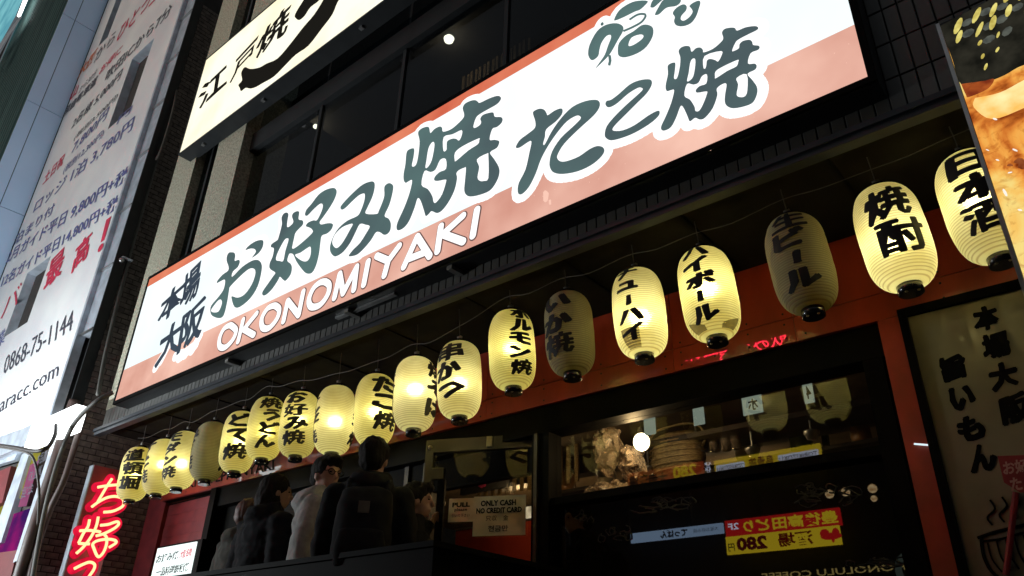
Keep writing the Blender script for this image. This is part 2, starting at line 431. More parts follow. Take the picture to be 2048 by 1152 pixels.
# interior of the shop
it = thing('shop_interior', 'warm lit shop room seen through the glass of the front', 'room', (-2, 5, FL))
box('back_wall', 'room', (-6.6, 7.0, FL), (0, 7.1, 4.2), it)
box('side_wall', 'room', (-.8, YG + .06, FL), (-.7, 7.0, 4.2), it)
box('room_ceiling', 'room', (-6.6, YG + .1, E + 1.75), (0, 7.0, E + 1.85), it)
box('ceiling_beam', 'wood', (-4.6, 5.0, E + 1.6), (-.8, 5.12, E + 1.75), it)
box('shelf', 'wood', (P(1235, 800, 4.25).x, 4.25, P(1450, 862, 4.25).z), (-.85, 4.6, P(1450, 862, 4.25).z + .03), it)
for k in range(5):
    zz = 3.45 - k * .001; box('hanging_rail', 'wood', (-3.4 + k * .55, 5.4, E + 1.2), (-3.36 + k * .55, 5.44, E + 1.75), it)
q0, q1 = P(912, 1062, 4.5), P(1066, 1112, 4.5)
box('counter', 'red', (q0.x, 4.5, FL), (q1.x, 4.9, q0.z), it)
box('counter_edge', 'steel', (q0.x, 4.485, q0.z + .001), (q1.x, 4.9, q0.z + .012), it)
def lamp(loc, e, col=(1, .72, .38), r=.04, name='lamp_light', parent=None):
    ld = bpy.data.lights.new(name, 'POINT'); ld.energy = e; ld.color = col; ld.shadow_soft_size = r
    lo = bpy.data.objects.new(name, ld); lo.location = Vector(loc) - (base(parent) if parent else Vector()); lo.parent = parent; COL.objects.link(lo); return lo
bp_ = P(1283, 884, 3.98)
bt = thing('ceiling_bulb', 'bare round bulb shining behind the upper window pane', 'light bulb', bp_)
MB().ell(bp_, (.05, .05, .055), 10).build('bulb', emi('bulb_glow', (1, .9, .66), 14, sample=False), bt, smooth=True)
MB().tube([bp_ + V(0, 0, .05), bp_ + V(0, 0, .09)], .02).build('socket', 'black', bt)
MB().tube([bp_ + V(0, 0, .09), (bp_.x, bp_.y, E + 1.75)], .004, 6).build('cord', 'black', bt)
lamp(bp_ + V(0, -.08, 0), 12, parent=bt); lamp((-2.6, 6.0, E + 1.5), 4, parent=it)
lamp((-4.5, 5.4, E + 1.4), 14, parent=it); lamp((-3.5, 4.1, E + 1.3), 3, parent=it)
lamp((-3.2, 6.2, E + 1.3), 6, parent=it)
# cards, plastic wrapped bundles, basket, bottles
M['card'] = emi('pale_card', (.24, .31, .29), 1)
for (a, b_, c_), lb, s_ in ((((1289, 872), (1312, 868), (1281, 838)), 'pale paper card hung left of the yellow lantern reflection', None),
                       (((1388, 852), (1410, 848), (1382, 815)), 'pale paper card hung under the shelf beam in the middle of the window', None),
                       (((1487, 832), (1527, 826), (1481, 797)), 'wide pale card with black strokes beside the basket', 'ホ'),
                       (((1610, 808), (1630, 805), (1603, 768)), 'pale card with a reversed number four at the right of the window', '4')):
    Yc = YG + .25; o0 = P(*a, Yc); o1 = P(*b_, Yc); o2 = P(*c_, Yc); h = V(0, .002, 0)
    cdv = thing('paper_card', lb, 'card', o0)
    zt = o2.z
    MB().box((o0.x, Yc, o0.z), (o1.x, Yc + .003, zt)).build('sheet', 'card', cdv)
    if s_:
        w = o1.x - o0.x; hh = zt - o0.z
        text_on(s_, (o0.x + w * .3, Yc - .003, o0.z + hh * .2), (o0.x + w * .8, Yc - .003, o0.z + hh * .2), (o0.x + w * .3, Yc - .003, o0.z + hh * .85), 'ink', cdv, mirror=True)
m, nt, N, L = new_mat('clear_film'); b = N['Principled BSDF']; b.inputs['Base Color'].default_value = (.75, .6, .45, 1)
b.inputs['Roughness'].default_value = .12; b.inputs['Transmission Weight'].default_value = .8; b.inputs['IOR'].default_value = 1.25; M['film'] = m
rf = random.Random(5)
for k, (cx, cy, w, h, lb) in enumerate((((1215), 900, .17, .26, 'crumpled clear plastic bundle at the left end of the window'),
                                 (1262, 925, .15, .17, 'clear plastic wrapped bundle under the bright bulb'),
                                 (1215, 985, .3, .1, 'flat wrapped packets stacked on the window rail'))):
    c = P(cx, cy, 4.1)
    b = MB(); n = len(b.v)
    b.ell(c, (w * .55, .08, h * .6), 14)
    b.v = [v + V(*[noise.noise_vector(v * 21 + V(k, 0, 0))[j] * .05 + noise.noise_vector(v * 60)[j] * .018 for j in range(3)]) for v in b.v]
    tag(b.build('plastic_bundle', 'film', origin=c - V(0, 0, h / 2)), lb, 'bundle')
c = P(1355, 905, 4.35)
bk = thing('basket', 'flat woven basket leaning behind the window right of the bulb', 'basket', c - V(0, 0, .1))
M['wicker'] = mat('wicker', (.4, .28, .12), .7, (.2, .13, .05), 40, stretch=(1, 1, 4))
MB().loft([(c + V(0, 0, -.14), V(.15, 0, 0), V(0, .08, 0)), (c + V(0, 0, -.06), V(.19, 0, 0), V(0, .1, 0)), (c + V(0, 0, .06), V(.17, 0, 0), V(0, .09, 0)), (c + V(0, 0, .12), V(.13, 0, 0), V(0, .06, 0))]).build('body', 'wicker', bk, smooth=True)
for k in range(7):
    z = -.12 + k * .035; r_ = .155 + .04 * math.sin((k + 1) / 8 * math.pi)
    MB().tube([c + V(r_ * math.cos(a), -.55 * r_ * abs(math.sin(a)) - .003, z) for a in [math.pi + math.pi * j / 10 * 1. for j in range(11)]], .005, 5).build('weave_band', 'wicker', bk)
MB().tube([c + V(-.16, 0, 0), c + V(-.2, 0, .1), c + V(-.12, 0, .17), c + V(.12, 0, .17), c + V(.2, 0, .08), c + V(.17, 0, 0)], .008, 6, 5).build('handle', 'wicker', bk)
for k, (px_, py_) in enumerate(((1428, 890), (1452, 888), (1472, 884))):
    c = P(px_, py_, 4.4)
    tag(MB().lathe([(.001, -.04), (.03, -.04), (.032, .05), (.012, .08), (.012, .11)], c, 14).build('bottle', M['film'], origin=c, smooth=True),
        ['small glass bottle, leftmost of the three on the window shelf', 'small glass bottle, middle of the three on the window shelf', 'small glass bottle, rightmost of the three on the window shelf'][k], 'bottle', 'bottles on the window shelf')

# kitchen shelf with jars and hanging ladles behind the upper pane
box('kitchen_shelf', 'wood', (-3.7, 4.72, E + 1.385), (-1.15, 4.98, E + 1.41), it)
ORD = ('leftmost', 'second from the left', 'third from the left', 'fourth from the left', 'fifth from the left', 'sixth from the left', 'rightmost')
rj = random.Random(12); jg = [mat('jar_glaze', (.4, .2, .07), .25, (.2, .1, .04), 9), mat('cream_glaze', (.6, .5, .32), .3), mat('green_glaze', (.12, .2, .08), .25)]
for k in range(7):
    w_ = rj.uniform(.8, 1.15); h_ = rj.uniform(.75, 1.15); x_ = -3.55 + k * .37; z_ = E + 1.4105
    jt = thing('jar', ('brown', 'cream', 'green')[k % 3] + ' glazed jar with a lid, ' + ORD[k] + ' on the shop shelf', 'jar', (x_, 4.84, z_), 'jars on the shelf inside the window')
    MB().lathe([(.001, 0), (.06 * w_, 0), (.072 * w_, .05), (.066 * w_, .14 * h_), (.04 * w_, .17 * h_)], (x_, 4.84, z_), 16).build('pot', jg[k % 3], jt, smooth=True)
    MB().lathe([(.046 * w_, .171 * h_), (.046 * w_, .19 * h_), (.012, .2 * h_), (.012, .215 * h_)], (x_, 4.84, z_), 14).build('lid', 'wood', jt, smooth=True)
for k in range(5):
    x_ = -2.9 + k * .36; z_ = E + 1.40 - rj.uniform(0, .05)
    lt = thing('ladle', 'steel ladle hanging inside the window, ' + (ORD[k] if k < 4 else 'rightmost') + ' of five', 'ladle', (x_, 4.35, z_), 'ladles hanging inside the window')
    MB().tube([(x_, 4.35, E + 1.72), (x_, 4.35, z_ + .004)], .006, 6).build('handle', 'steel', lt)
    MB().lathe([(.001, -.05), (.03, -.045), (.045, -.01), (.047, 0), (.04, .001)], (x_, 4.35, z_), 12).build('cup', 'steel', lt, smooth=True)
box('utensil_rail', 'darkmetal', (-3.2, 4.34, E + 1.715), (-1.2, 4.36, E + 1.735), it)
# chalk drawing on the lower pane
def scribble(cx, cy, w, h, seed, lb, loops=5):
    r = random.Random(seed); pts = []
    t = r.uniform(0, 6)
    b = MB()
    for q in range(loops):
        ox, oy = r.uniform(-.8, .8) * w, r.uniform(-.6, .6) * h; rx, ry = r.uniform(.15, .4) * w, r.uniform(.2, .5) * h; ph = r.uniform(0, 6)
        pts = []
        for j in range(9):
            a = ph + j * r.uniform(.5, .75); pts.append(P(cx + ox + rx * math.cos(a) * r.uniform(.7, 1.2), cy + oy + ry * math.sin(a) * r.uniform(.7, 1.2), YG - .003))
        b.tube(pts, .0035, 4, 3)
    return tag(b.build('window_drawing', 'chalk', origin=P(cx, cy, YG)), lb, 'drawing', 'pale line drawings on the lower window pane')
scribble(1165, 1035, 30, 20, 1, 'faint pale curls drawn at the left end of the lower pane', 4)
scribble(1225, 1068, 40, 18, 2, 'faint pale brush drawing just left of the blue strip reflection', 7)
scribble(1330, 1010, 60, 25, 3, 'faint broad pale drawing under the middle window rail', 9)
scribble(1660, 990, 65, 25, 4, 'pale tangled line drawing beside the round street lamp reflections', 12)
scribble(1750, 1125, 65, 14, 5, 'low pale line drawing above the reversed coffee lettering', 9)

# ------------------------------------------------------------------ the door, swung outwards
zdt = E + 1.50; zdb = FL + .02
hgx = Vector((-.79 * 3.75, 3.75, 0)); lfx = Vector((-1.067 * 3.44, 3.44, 0))
dv = (hgx - lfx); dw = dv.length; du = dv.normalized(); dn = Vector((du.y, -du.x, 0))   # dn points to the street
dr = thing('glass_door', 'brown framed glass door swung outwards under the lanterns with taped notices', 'door', (hgx.x, hgx.y, zdb))
def dbox(name, a0, a1, z0, z1, m, t0=-.018, t1=.018, parent=None):
    c = lfx + du * ((a0 + a1) / 2) + dn * ((t0 + t1) / 2); c = Vector((c.x, c.y, (z0 + z1) / 2))
    return MB().obox(c, du * ((a1 - a0) / 2), dn * ((t1 - t0) / 2), V(0, 0, (z1 - z0) / 2)).build(name, m, parent or dr)
dbox('stile', 0, .055, zdb, zdt, 'wood')
dbox('stile', dw - .04, dw, zdb, zdt, 'wood')
dbox('top_rail', .055, dw - .04, zdt - .085, zdt, 'wood')
dbox('bottom_rail', .055, dw - .04, zdb, zdb + .45, 'black')
dbox('inner_stile', .10, .135, zdb + .45, zdt - .26, 'black')
dbox('panel', .055, .135, zdt - .26, zdt - .19, 'wood')
dbox('door_pane', .055, dw - .04, zdb + .45, zdt - .085, 'gl_door', -.004, .004)
hb = dbox('pull_handle', .145, .17, FL + .6, zdt - .28, 'black', .045, .07)
dbox('handle_mount', .15, .165, zdt - .36, zdt - .34, 'black', .018, .0449)
c = lfx + du * .03 + dn * .02; MB().ell((c.x, c.y, zdt - .05), (.014, .014, .014), 8).build('round_cap', 'paperwhite', dr, smooth=True)
dbox('door_sensor', dw * .55, dw * .55 + .035, zdt - .07, zdt - .005, 'paperwhite', .018, .035)
def onDoor(x, y, off):          # point of the door plane under a photo position
    d = ray(x, y); o = lfx + dn * off; o = Vector((o.x, o.y, 0)); t = (o - Vector((0, 0, 0))).dot(dn) / Vector((d.x, d.y, 0)).dot(dn)
    return EYE + d * t
def notice(bl, br, tl, lb, lines, nm='paper_notice'):
    a, b_, c_ = onDoor(*bl, .021), onDoor(*br, .021), onDoor(*tl, .021); c_ = Vector((a.x, a.y, c_.z)); b_ = Vector((b_.x, b_.y, a.z))
    t = thing(nm, lb, 'notice', a); U = b_ - a; T = c_ - a
    nx, nz = 10, 8; b = MB(); vs = []
    for i in range(nx + 1):
        for j in range(nz + 1):
            u, v = i / nx, j / nz; vs.append(a + U * u + T * v + dn * (.003 * noise.noise(V(u * 4, v * 4, a.x * 3)) + .004))
    b.add(vs, [(i * (nz + 1) + j, (i + 1) * (nz + 1) + j, (i + 1) * (nz + 1) + j + 1, i * (nz + 1) + j + 1) for i in range(nx) for j in range(nz)])
    b.build('sheet', 'paperwhite', t, smooth=True)
    for s, u0, u1, v0, v1, o in lines:
        text_on(s, a + U * u0 + T * v0 + dn * .009, a + U * u1 + T * v0 + dn * .009, a + U * u0 + T * v1 + dn * .009, 'ink', t, off=o)
notice((896, 1045), (947, 1043), (899, 998), 'small yellowed paper notice reading PULL please on the door', [('PULL', .15, .85, .62, .82, .04), ('please', .25, .75, .42, .58, .02), ('引いて下さい', .15, .85, .2, .34, 0)])
notice((945, 1073), (1051, 1071), (950, 994), 'larger paper notice reading ONLY CASH NO CREDIT CARD on the door', [('ONLY CASH', .14, .82, .74, .89, .04), ('NO CREDIT CARD', .06, .93, .56, .70, .04), ('只収', .25, .46, .37, .5, .0), ('金', .58, .68, .37, .5, .0), ('현금만', .3, .68, .1, .25, .01)])
# picture behind the door glass
a = P(920, 990, 4.2); b_ = P(1013, 985, 4.2); c_ = P(920, 945, 4.2)
pc = thing('wall_picture', 'dark landscape picture with a small pink flower hung behind the door glass', 'picture', a)
MB().box((a.x, 4.2, a.z), (b_.x, 4.23, c_.z)).build('canvas', 'roomdark', pc)
fl = MB(); fc = P(965, 967, 4.195)
for k in range(7):
    an = k * .9; fl.ell(fc + V(.028 * math.cos(an), 0, .02 * math.sin(an)), (.018, .003, .014), 6)
fl.build('flower_print', mat('pink_flower_print', (.5, .04, .14), .6), pc)
for k in range(14):
    xx = a.x - .2 + k * .075
    box('curtain_slat', 'wicker', (xx, 4.6, c_.z - .1), (xx + .03, 4.615, E + 1.7), it)
fr = P(1058, 1045, 4.6)
bx = thing('lit_cabinet', 'bright lit cabinet seen at the right edge of the door glass', 'cabinet', fr - V(.06, 0, .25))
MB().box(fr - V(.07, 0, .18), fr + V(.07, .1, .12)).build('lit_panel', emi('cabinet_glow', (1, .9, .7), 1.1, (.25, .2, .12), 9), bx)
MB().box(fr - V(.09, -.01, .2), fr + V(.09, .2, -.181)).build('cabinet_base', 'black', bx)
# reversed notice fragments in the sidelight
sd = thing('sidelight_notice', 'yellow lettered strip notice behind the narrow pane left of the door', 'notice', P(815, 1080, YG + .05))
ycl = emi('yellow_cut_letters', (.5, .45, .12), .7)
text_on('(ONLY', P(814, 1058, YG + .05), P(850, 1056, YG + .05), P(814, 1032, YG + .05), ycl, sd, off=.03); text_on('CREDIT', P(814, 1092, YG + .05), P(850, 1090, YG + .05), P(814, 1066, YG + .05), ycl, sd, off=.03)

# ------------------------------------------------------------------ main illuminated sign
sgL, sgR, sgB, sgT = -2.588 * YS, -.166 * YS, E + .84 * YS, P(297, 560, YS).z
sg = thing('illuminated_sign', 'long white and orange lit box sign with OKONOMIYAKI lettering above the lantern row', 'sign', (sgL, YS, sgB))
MB().box((sgL - .03, YS + .012, sgB - .03), (sgR + .03, YF - .004, sgT + .03)).build('sign_box', 'darkmetal', sg)
for a, b_ in (((sgL - .03, YS - .006, sgB - .03), (sgR + .03, YS + .011, sgB)), ((sgL - .03, YS - .006, sgT), (sgR + .03, YS + .011, sgT + .03)),
              ((sgL - .03, YS - .006, sgB), (sgL, YS + .011, sgT)), ((sgR, YS - .006, sgB), (sgR + .03, YS + .011, sgT))):
    box('trim', 'black', a, b_, sg)
zt1 = P(1160, 71, YS).z; zb1 = P(420, 659, YS).z
MB().box((sgL, YS, sgB), (sgR, YS + .01, sgT)).build('white_face', 'white', sg)
MB().quad((sgL, YS - .0015, zt1), (sgR, YS - .0015, zt1), (sgR, YS - .0015, sgT), (sgL, YS - .0015, sgT)).build('top_band', 'orange_top', sg)
MB().quad((sgL, YS - .0015, sgB), (sgR, YS - .0015, sgB), (sgR, YS - .0015, zb1), (sgL, YS - .0015, zb1)).build('lower_band', 'orange', sg)
M['hw'] = emi('sign_white_halo', (1, 1, 1), 1.2)
tfA = lambda x, y: (420 + x / 3.6, 330 + y / 3.6)
tfB = lambda x, y: (780 + x / 3.839, 180 + y / 3.839)
tfC = lambda x, y: (1160 + x / 3.84, y / 3.84)
LET = [
 (tfA, [[(150,628),(175,632),(182,655),(178,690),(205,682),(215,697),(200,735),(165,768),(160,805),(230,735),(300,690),(345,684),(370,710),(372,760),(345,870),(290,960),(215,1022),(175,1020),(155,960),(160,945),(200,955),(250,930),(300,860),(325,790),(322,752),(290,745),(240,780),(150,870),(138,900),(125,980),(100,1080),(65,1103),(15,1085),(2,1050),(10,1010),(60,950),(95,900),(108,850),(105,825),(80,835),(50,850),(55,830),(90,790),(130,760),(133,730),(120,690),(122,655),(135,632)],
        [(80,970),(85,1000),(60,1055),(20,1060),(8,1045),(30,1010),(60,975)]]),
 (tfA, [[(255,612),(280,580),(330,548),(375,540),(385,560),(375,600),(345,640),(302,668),(310,655),(330,625),(320,605),(290,602)]]),
 (tfA, [[(515,380),(530,350),(552,342),(565,355),(558,400),(555,445),(575,440),(600,410),(590,370),(600,345),(628,332),(643,342),(638,390),(665,398),(672,415),(665,435),(640,460),(615,490),(605,530),(595,575),(592,600),(610,598),(660,560),(735,490),(735,465),(715,450),(690,440),(705,415),(745,398),(770,397),(800,340),(812,300),(808,280),(788,282),(745,320),(705,362),(690,365),(683,355),(695,320),(730,280),(780,215),(830,180),(880,165),(905,172),(912,200),(895,250),(860,310),(815,375),(790,410),(800,428),(840,420),(875,420),(886,435),(870,470),(840,495),(805,510),(795,560),(785,640),(765,720),(740,770),(715,783),(685,775),(650,735),(620,690),(600,645),(580,637),(568,645),(557,690),(580,710),(590,740),(580,790),(545,833),(525,825),(503,805),(490,830),(450,890),(410,930),(385,940),(375,925),(385,900),(420,850),(455,800),(470,775),(440,755),(427,735),(432,700),(450,660),(460,602),(440,592),(440,575),(455,560),(485,540),(495,515),(510,460),(518,420)],
        [(535,542),(560,528),(564,545),(542,620),(527,690),(500,690),(475,682),(488,630)], [(612,648),(650,632),(700,598),(724,590),(725,640),(710,680),(685,695),(650,683)]]),
 (tfA, [[(940,300),(980,250),(1040,190),(1100,140),(1160,118),(1185,130),(1183,180),(1165,240),(1132,310),(1122,350),(1200,352),(1215,330),(1240,270),(1255,220),(1255,160),(1275,135),(1300,132),(1320,155),(1310,220),(1290,290),(1257,365),(1285,385),(1302,420),(1298,470),(1275,498),(1250,502),(1225,485),(1195,485),(1160,540),(1110,600),(1060,645),(1010,658),(1000,650),(1030,610),(1080,560),(1125,490),(1150,442),(1120,430),(1080,425),(1050,480),(1010,560),(960,625),(915,655),(890,655),(867,625),(865,580),(890,510),(930,450),(990,400),(1060,367),(1085,330),(1110,260),(1115,215),(1105,205),(1070,220),(1020,265),(980,305),(950,322)],
        [(1028,425),(1008,465),(960,550),(920,595),(895,590),(880,555),(900,500),(950,450),(1000,428)]]),
 (tfB, [[(215,330),(235,300),(275,283),(300,288),(310,330),(340,300),(380,280),(400,290),(408,320),(470,300),(530,250),(565,210),(568,180),(558,140),(575,105),(620,82),(655,78),(675,90),(690,98),(760,65),(820,45),(848,52),(850,75),(820,110),(750,150),(690,185),(660,215),(640,280),(655,290),(690,268),(700,245),(693,220),(715,190),(770,173),(795,175),(805,205),(850,207),(865,225),(855,255),(820,285),(785,300),(765,380),(800,382),(835,390),(838,410),(820,445),(768,480),(800,530),(835,590),(840,640),(820,700),(770,770),(690,805),(620,818),(585,805),(570,770),(575,700),(583,600),(570,597),(530,615),(510,640),(515,680),(495,770),(450,860),(400,925),(360,945),(320,930),(300,950),(275,968),(262,930),(235,850),(212,832),(190,900),(150,1000),(110,1055),(65,1078),(50,1060),(60,1010),(110,900),(150,790),(170,695),(145,700),(120,713),(105,690),(105,640),(118,570),(125,490),(140,460),(175,447),(187,460),(180,520),(168,580),(185,587),(205,560),(220,480),(227,390)],
        [(320,405),(338,402),(340,440),(320,540),(290,592),(272,595),(280,540),(295,450)], [(412,362),(480,340),(550,308),(550,350),(530,388),(510,376),(480,373),(440,392),(435,430),(433,460),(410,466)],
        [(500,480),(560,430),(680,372),(685,385),(675,415),(600,465),(510,542),(497,538)], [(265,622),(310,630),(350,610),(385,537),(428,530),(430,605),(380,630),(345,665),(340,693),(370,698),(425,688),(430,705),(400,800),(355,862),(335,860),(325,815),(290,760),(242,728)],
        [(668,532),(745,488),(755,505),(755,675),(720,698),(690,697),(672,670),(685,590)]]),
 (tfB, [[(1097,180),(1110,158),(1150,143),(1185,152),(1203,180),(1212,193),(1260,160),(1305,142),(1325,150),(1318,190),(1270,245),(1200,302),(1190,360),(1176,412),(1190,415),(1240,320),(1310,220),(1400,130),(1500,85),(1580,75),(1610,95),(1605,140),(1560,200),(1450,300),(1340,410),(1290,490),(1285,525),(1310,548),(1360,545),(1450,510),(1530,455),(1590,430),(1635,440),(1645,475),(1610,525),(1540,580),(1440,625),(1330,645),(1260,635),(1230,600),(1225,550),(1245,470),(1310,370),(1400,285),(1460,225),(1460,203),(1430,198),(1360,240),(1290,320),(1220,420),(1160,530),(1120,640),(1070,740),(1020,795),(990,800),(980,770),(990,710),(1040,610),(1070,480),(1086,397),(1060,400),(1000,440),(970,445),(970,425),(1000,380),(1060,335),(1112,290),(1115,240)]]),
 (tfC, [[(195,800),(205,775),(240,765),(300,720),(380,650),(450,618),(520,608),(550,620),(548,660),(510,720),(440,790),(350,880),(280,950),(250,990),(265,1005),(330,1000),(420,960),(520,890),(590,852),(612,858),(600,895),(530,955),(420,1020),(320,1060),(240,1078),(200,1060),(190,1030),(205,970),(260,900),(350,810),(440,730),(480,690),(475,676),(445,675),(370,720),(290,790),(240,820),(210,822)]]),
 (tfC, [[(757,395),(775,365),(815,352),(845,360),(857,398),(890,370),(925,365),(945,385),(950,402),(1020,375),(1085,320),(1100,290),(1090,250),(1110,222),(1155,212),(1190,215),(1207,235),(1270,210),(1340,200),(1368,210),(1360,230),(1300,260),(1215,305),(1190,335),(1168,390),(1185,390),(1220,370),(1225,340),(1250,315),(1300,305),(1322,320),(1330,345),(1370,350),(1380,365),(1365,385),(1310,410),(1290,487),(1340,488),(1357,505),(1345,535),(1287,567),(1320,610),(1358,665),(1360,720),(1330,785),(1270,815),(1180,832),(1130,815),(1112,780),(1115,720),(1125,645),(1090,648),(1050,682),(1055,730),(1020,830),(960,905),(920,918),(885,905),(850,930),(838,925),(820,880),(790,820),(770,820),(740,900),(700,975),(650,1003),(625,995),(625,965),(660,890),(700,790),(723,695),(700,692),(670,700),(658,680),(660,640),(675,570),(673,510),(690,490),(720,480),(733,490),(728,550),(722,600),(740,605),(755,570),(768,500),(770,440)],
        [(860,455),(883,452),(885,500),(870,585),(840,620),(822,620),(835,560),(845,490)], [(957,430),(1085,392),(1085,430),(1060,472),(1040,462),(1000,452),(975,465),(970,500),(962,525),(948,518)],
        [(1042,548),(1100,510),(1210,460),(1215,475),(1200,510),(1130,545),(1045,600),(1037,590)], [(822,645),(870,650),(910,635),(937,585),(975,572),(970,640),(920,660),(890,690),(900,712),(970,702),(975,720),(945,800),(915,850),(887,852),(880,820),(845,765),(802,735)],
        [(1202,600),(1280,570),(1285,695),(1265,740),(1225,745),(1203,725),(1215,650)]]),
 (tfC, [[(62,410),(75,340),(130,240),(200,190),(280,178),(328,200),(330,240),(290,310),(240,400),(200,450),(120,525),(150,480),(190,420),(215,350),(238,290),(232,268),(200,280),(165,330),(150,380),(140,430),(100,462),(75,450)]]),
 (tfC, [[(290,390),(300,330),(350,275),(410,240),(470,195),(520,190),(560,215),(558,280),(510,360),(440,410),(350,440),(300,430)], [(395,290),(460,265),(488,275),(470,305),(410,345),(372,350)]]),
 (tfC, [[(262,150),(300,80),(380,25),(450,5),(520,8),(500,40),(460,75),(420,90),(340,130),(280,155)]]),
 (tfC, [[(540,50),(560,0),(620,-40),(660,-30),(610,20),(570,55),(550,58)]]),
 (tfC, [[(575,110),(600,60),(650,-10),(760,-40),(775,10),(740,45),(680,55),(650,70),(610,108),(585,116)]]),
 (tfC, [[(712,100),(740,60),(790,33),(818,45),(815,80),(780,120),(775,150),(800,158),(840,130),(865,90),(850,60),(840,45),(870,20),(910,5),(925,20),(912,70),(890,130),(850,180),(790,202),(740,195),(722,165),(728,130)]]),
 (tfC, [[(158,188),(163,175),(175,170),(182,180),(178,193),(165,198)]]),
]
for i, (tf, rings) in enumerate(LET):
    o, R3 = poly(rings, YS - .0105, tf, 'teal', sg)
    halo(R3, YS - .0035, .05, 'hw', sg, step=.012)
b = MB(); th = [(335,238),(400,210),(470,170),(503,125),(490,108),(440,113),(380,150)]
b.tube([P(*tfC(*q), YS - .0105) for q in th], .006, 5, 4).build('thin_stroke', 'teal', sg); MB().tube([P(*tfC(*q), YS - .0105) for q in [(228,430),(232,470),(225,498)]], .008, 5).build('thin_stroke', 'teal', sg)
# 本場 / 大阪, brush weight
for s_, bl, br, tl in (('本', (312, 655), (359, 618), (325, 593)), ('場', (357, 625), (397, 590), (366, 553)), ('大', (309, 735), (357, 705), (324, 660)), ('阪', (352, 710), (401, 675), (367, 625))):
    text_on(s_, P(*bl, YS - .009), P(*br, YS - .009), P(*tl, YS - .009), 'slate', sg, name='letter', off=.01, fat=.03, brush=.05, seed=len(s_) + bl[0])
hb_ = MB()
capsules = [((312, 735), (326, 712)), ((322, 722), (338, 690)), ((352, 712), (372, 708)), ((360, 715), (392, 690)), ((385, 700), (400, 672))]
stroke_plate([[(P(*a, YS).x, P(*a, YS).z), (P(*b_, YS).x, P(*b_, YS).z)] for a, b_ in capsules], .05, YS - .003, hb_, [0])
hb_.build('halo', 'hw', sg)
K8 = lambda x, y: (420 + x / 3.531, 400 + y / 3.531)
OK = {'O': [[(165,895),(190,925),(170,985),(115,1042),(75,1035),(75,975),(105,912),(145,887),(165,895)]], 'K': [[(240,850),(205,1000)], [(335,805),(245,915),(315,955)]],
 'O2': [[(470,750),(495,777),(480,840),(425,905),(378,903),(372,840),(410,772),(450,750),(470,750)]], 'N': [[(525,858),(555,715),(632,815),(665,650)]],
 'O3': [[(820,580),(848,605),(838,670),(785,742),(722,757),(705,705),(738,625),(785,585),(820,580)]], 'M': [[(885,693),(923,525),(947,660),(1042,475),(1022,635)]],
 'I': [[(1123,438),(1092,600)]], 'Y': [[(1185,398),(1265,432),(1342,328)], [(1265,432),(1237,535)]], 'A': [[(1375,475),(1470,262),(1557,400)], [(1412,418),(1520,375)]],
 'K2': [[(1637,190),(1612,365)], [(1793,115),(1650,245),(1793,297)]], 'I2': [[(1892,72),(1862,255)]]}
for k_, sts in OK.items():
    w3 = [[(P(*K8(*p), YS).x, P(*K8(*p), YS).z) for p in st] for st in sts]
    w3 = [[(v.x, v.y) for v in crom([Vector(p) for p in st], 4)] if k_[0] == 'O' else st for st in w3]
    b = MB(); stroke_plate(w3, .0335, YS - .004, b, [0]); b.build('letter_outline', 'outline', sg)
    b = MB(); stroke_plate(w3, .0255, YS - .008, b, [0]); b.build('letter', 'hw', sg)
# weathered patches on the lower band
rw_ = random.Random(21); st_ = MB()
for k, (cx, cy, w, h) in enumerate([(1092, 392, 6, 13), (1100, 405, 3, 6), (1288, 352, 2, 2), (1420, 300, 2.5, 2)] + [(rw_.uniform(700, 1700), 0, rw_.uniform(.5, 1.1), rw_.uniform(.5, 1.4)) for q in range(26)]):
    if cy == 0: cy = 465 - .433 * (cx - 1000) - rw_.uniform(6, 50 + (cx - 700) * .03)
    n = len(st_.v); yy = YS - .002 - k * 1e-5
    st_.v += [P(cx + w * math.cos(a) * rw_.uniform(.7, 1.2), cy + h * math.sin(a) * rw_.uniform(.7, 1.2), yy) for a in [j * math.pi / 5 for j in range(10)]]; st_.f.append(tuple(range(n, n + 10)))
tag(st_.build('weathered_spots', emi('faded_spot', (.98, .6, .48), 1), sg), kind='stuff')
# little brackets under the sign
for px_, py_ in ((480, 722), (720, 618), (925, 534)):
    v = P(px_, py_, YF); box('bracket', 'bracket', (v.x - .02, YS + .03, sgB - .055), (v.x + .02, YF - .006, sgB - .0305), sg)
fx = MB(); v0, v1 = P(682, 640, YF - .03), P(800, 590, YF - .03)
box('service_strip', 'steel', (v0.x, YS + .06, sgB - .045), (v1.x, YS + .09, sgB - .031), sg)

# ------------------------------------------------------------------ upper sign
uL, uR, uB, uT = -2.643 * YS, -1.05 * YS, E + 1.897 * YS, E + 2.40 * YS
us = thing('upper_illuminated_sign', 'cream lit box sign with a giant black brush stroke above the dark upstairs windows', 'sign', (uL, YS, uB))
MB().box((uL - .02, YS + .012, uB - .02), (uR + .02, YF + .02, uT + .02)).build('sign_box', 'darkmetal', us)
MB().box((uL, YS, uB), (uR, YS + .01, uT)).build('cream_face', 'cream', us)
for a, b_ in (((uL - .02, YS - .004, uB - .02), (uR + .02, YS + .011, uB)), ((uL - .02, YS - .004, uB), (uL, YS + .011, uT)), ((uL - .02, YS - .004, uT), (uR + .02, YS + .011, uT + .02))):
    box('trim', 'darkmetal', a, b_, us)
tfD = lambda x, y: (300 + x / 2.743, y / 2.743)
poly([[(500,500),(492,482),(485,465),(505,440),(500,400),(520,368),(550,378),(600,370),(640,348),(700,320),(770,240),(840,150),(900,80),(950,0),(970,-50),(1080,-70),(1030,10),(1000,80),(940,160),(870,250),(800,300),(740,360),(680,420),(620,455),(580,478),(550,486),(525,482)]], YS - .006, tfD, 'upink', us)
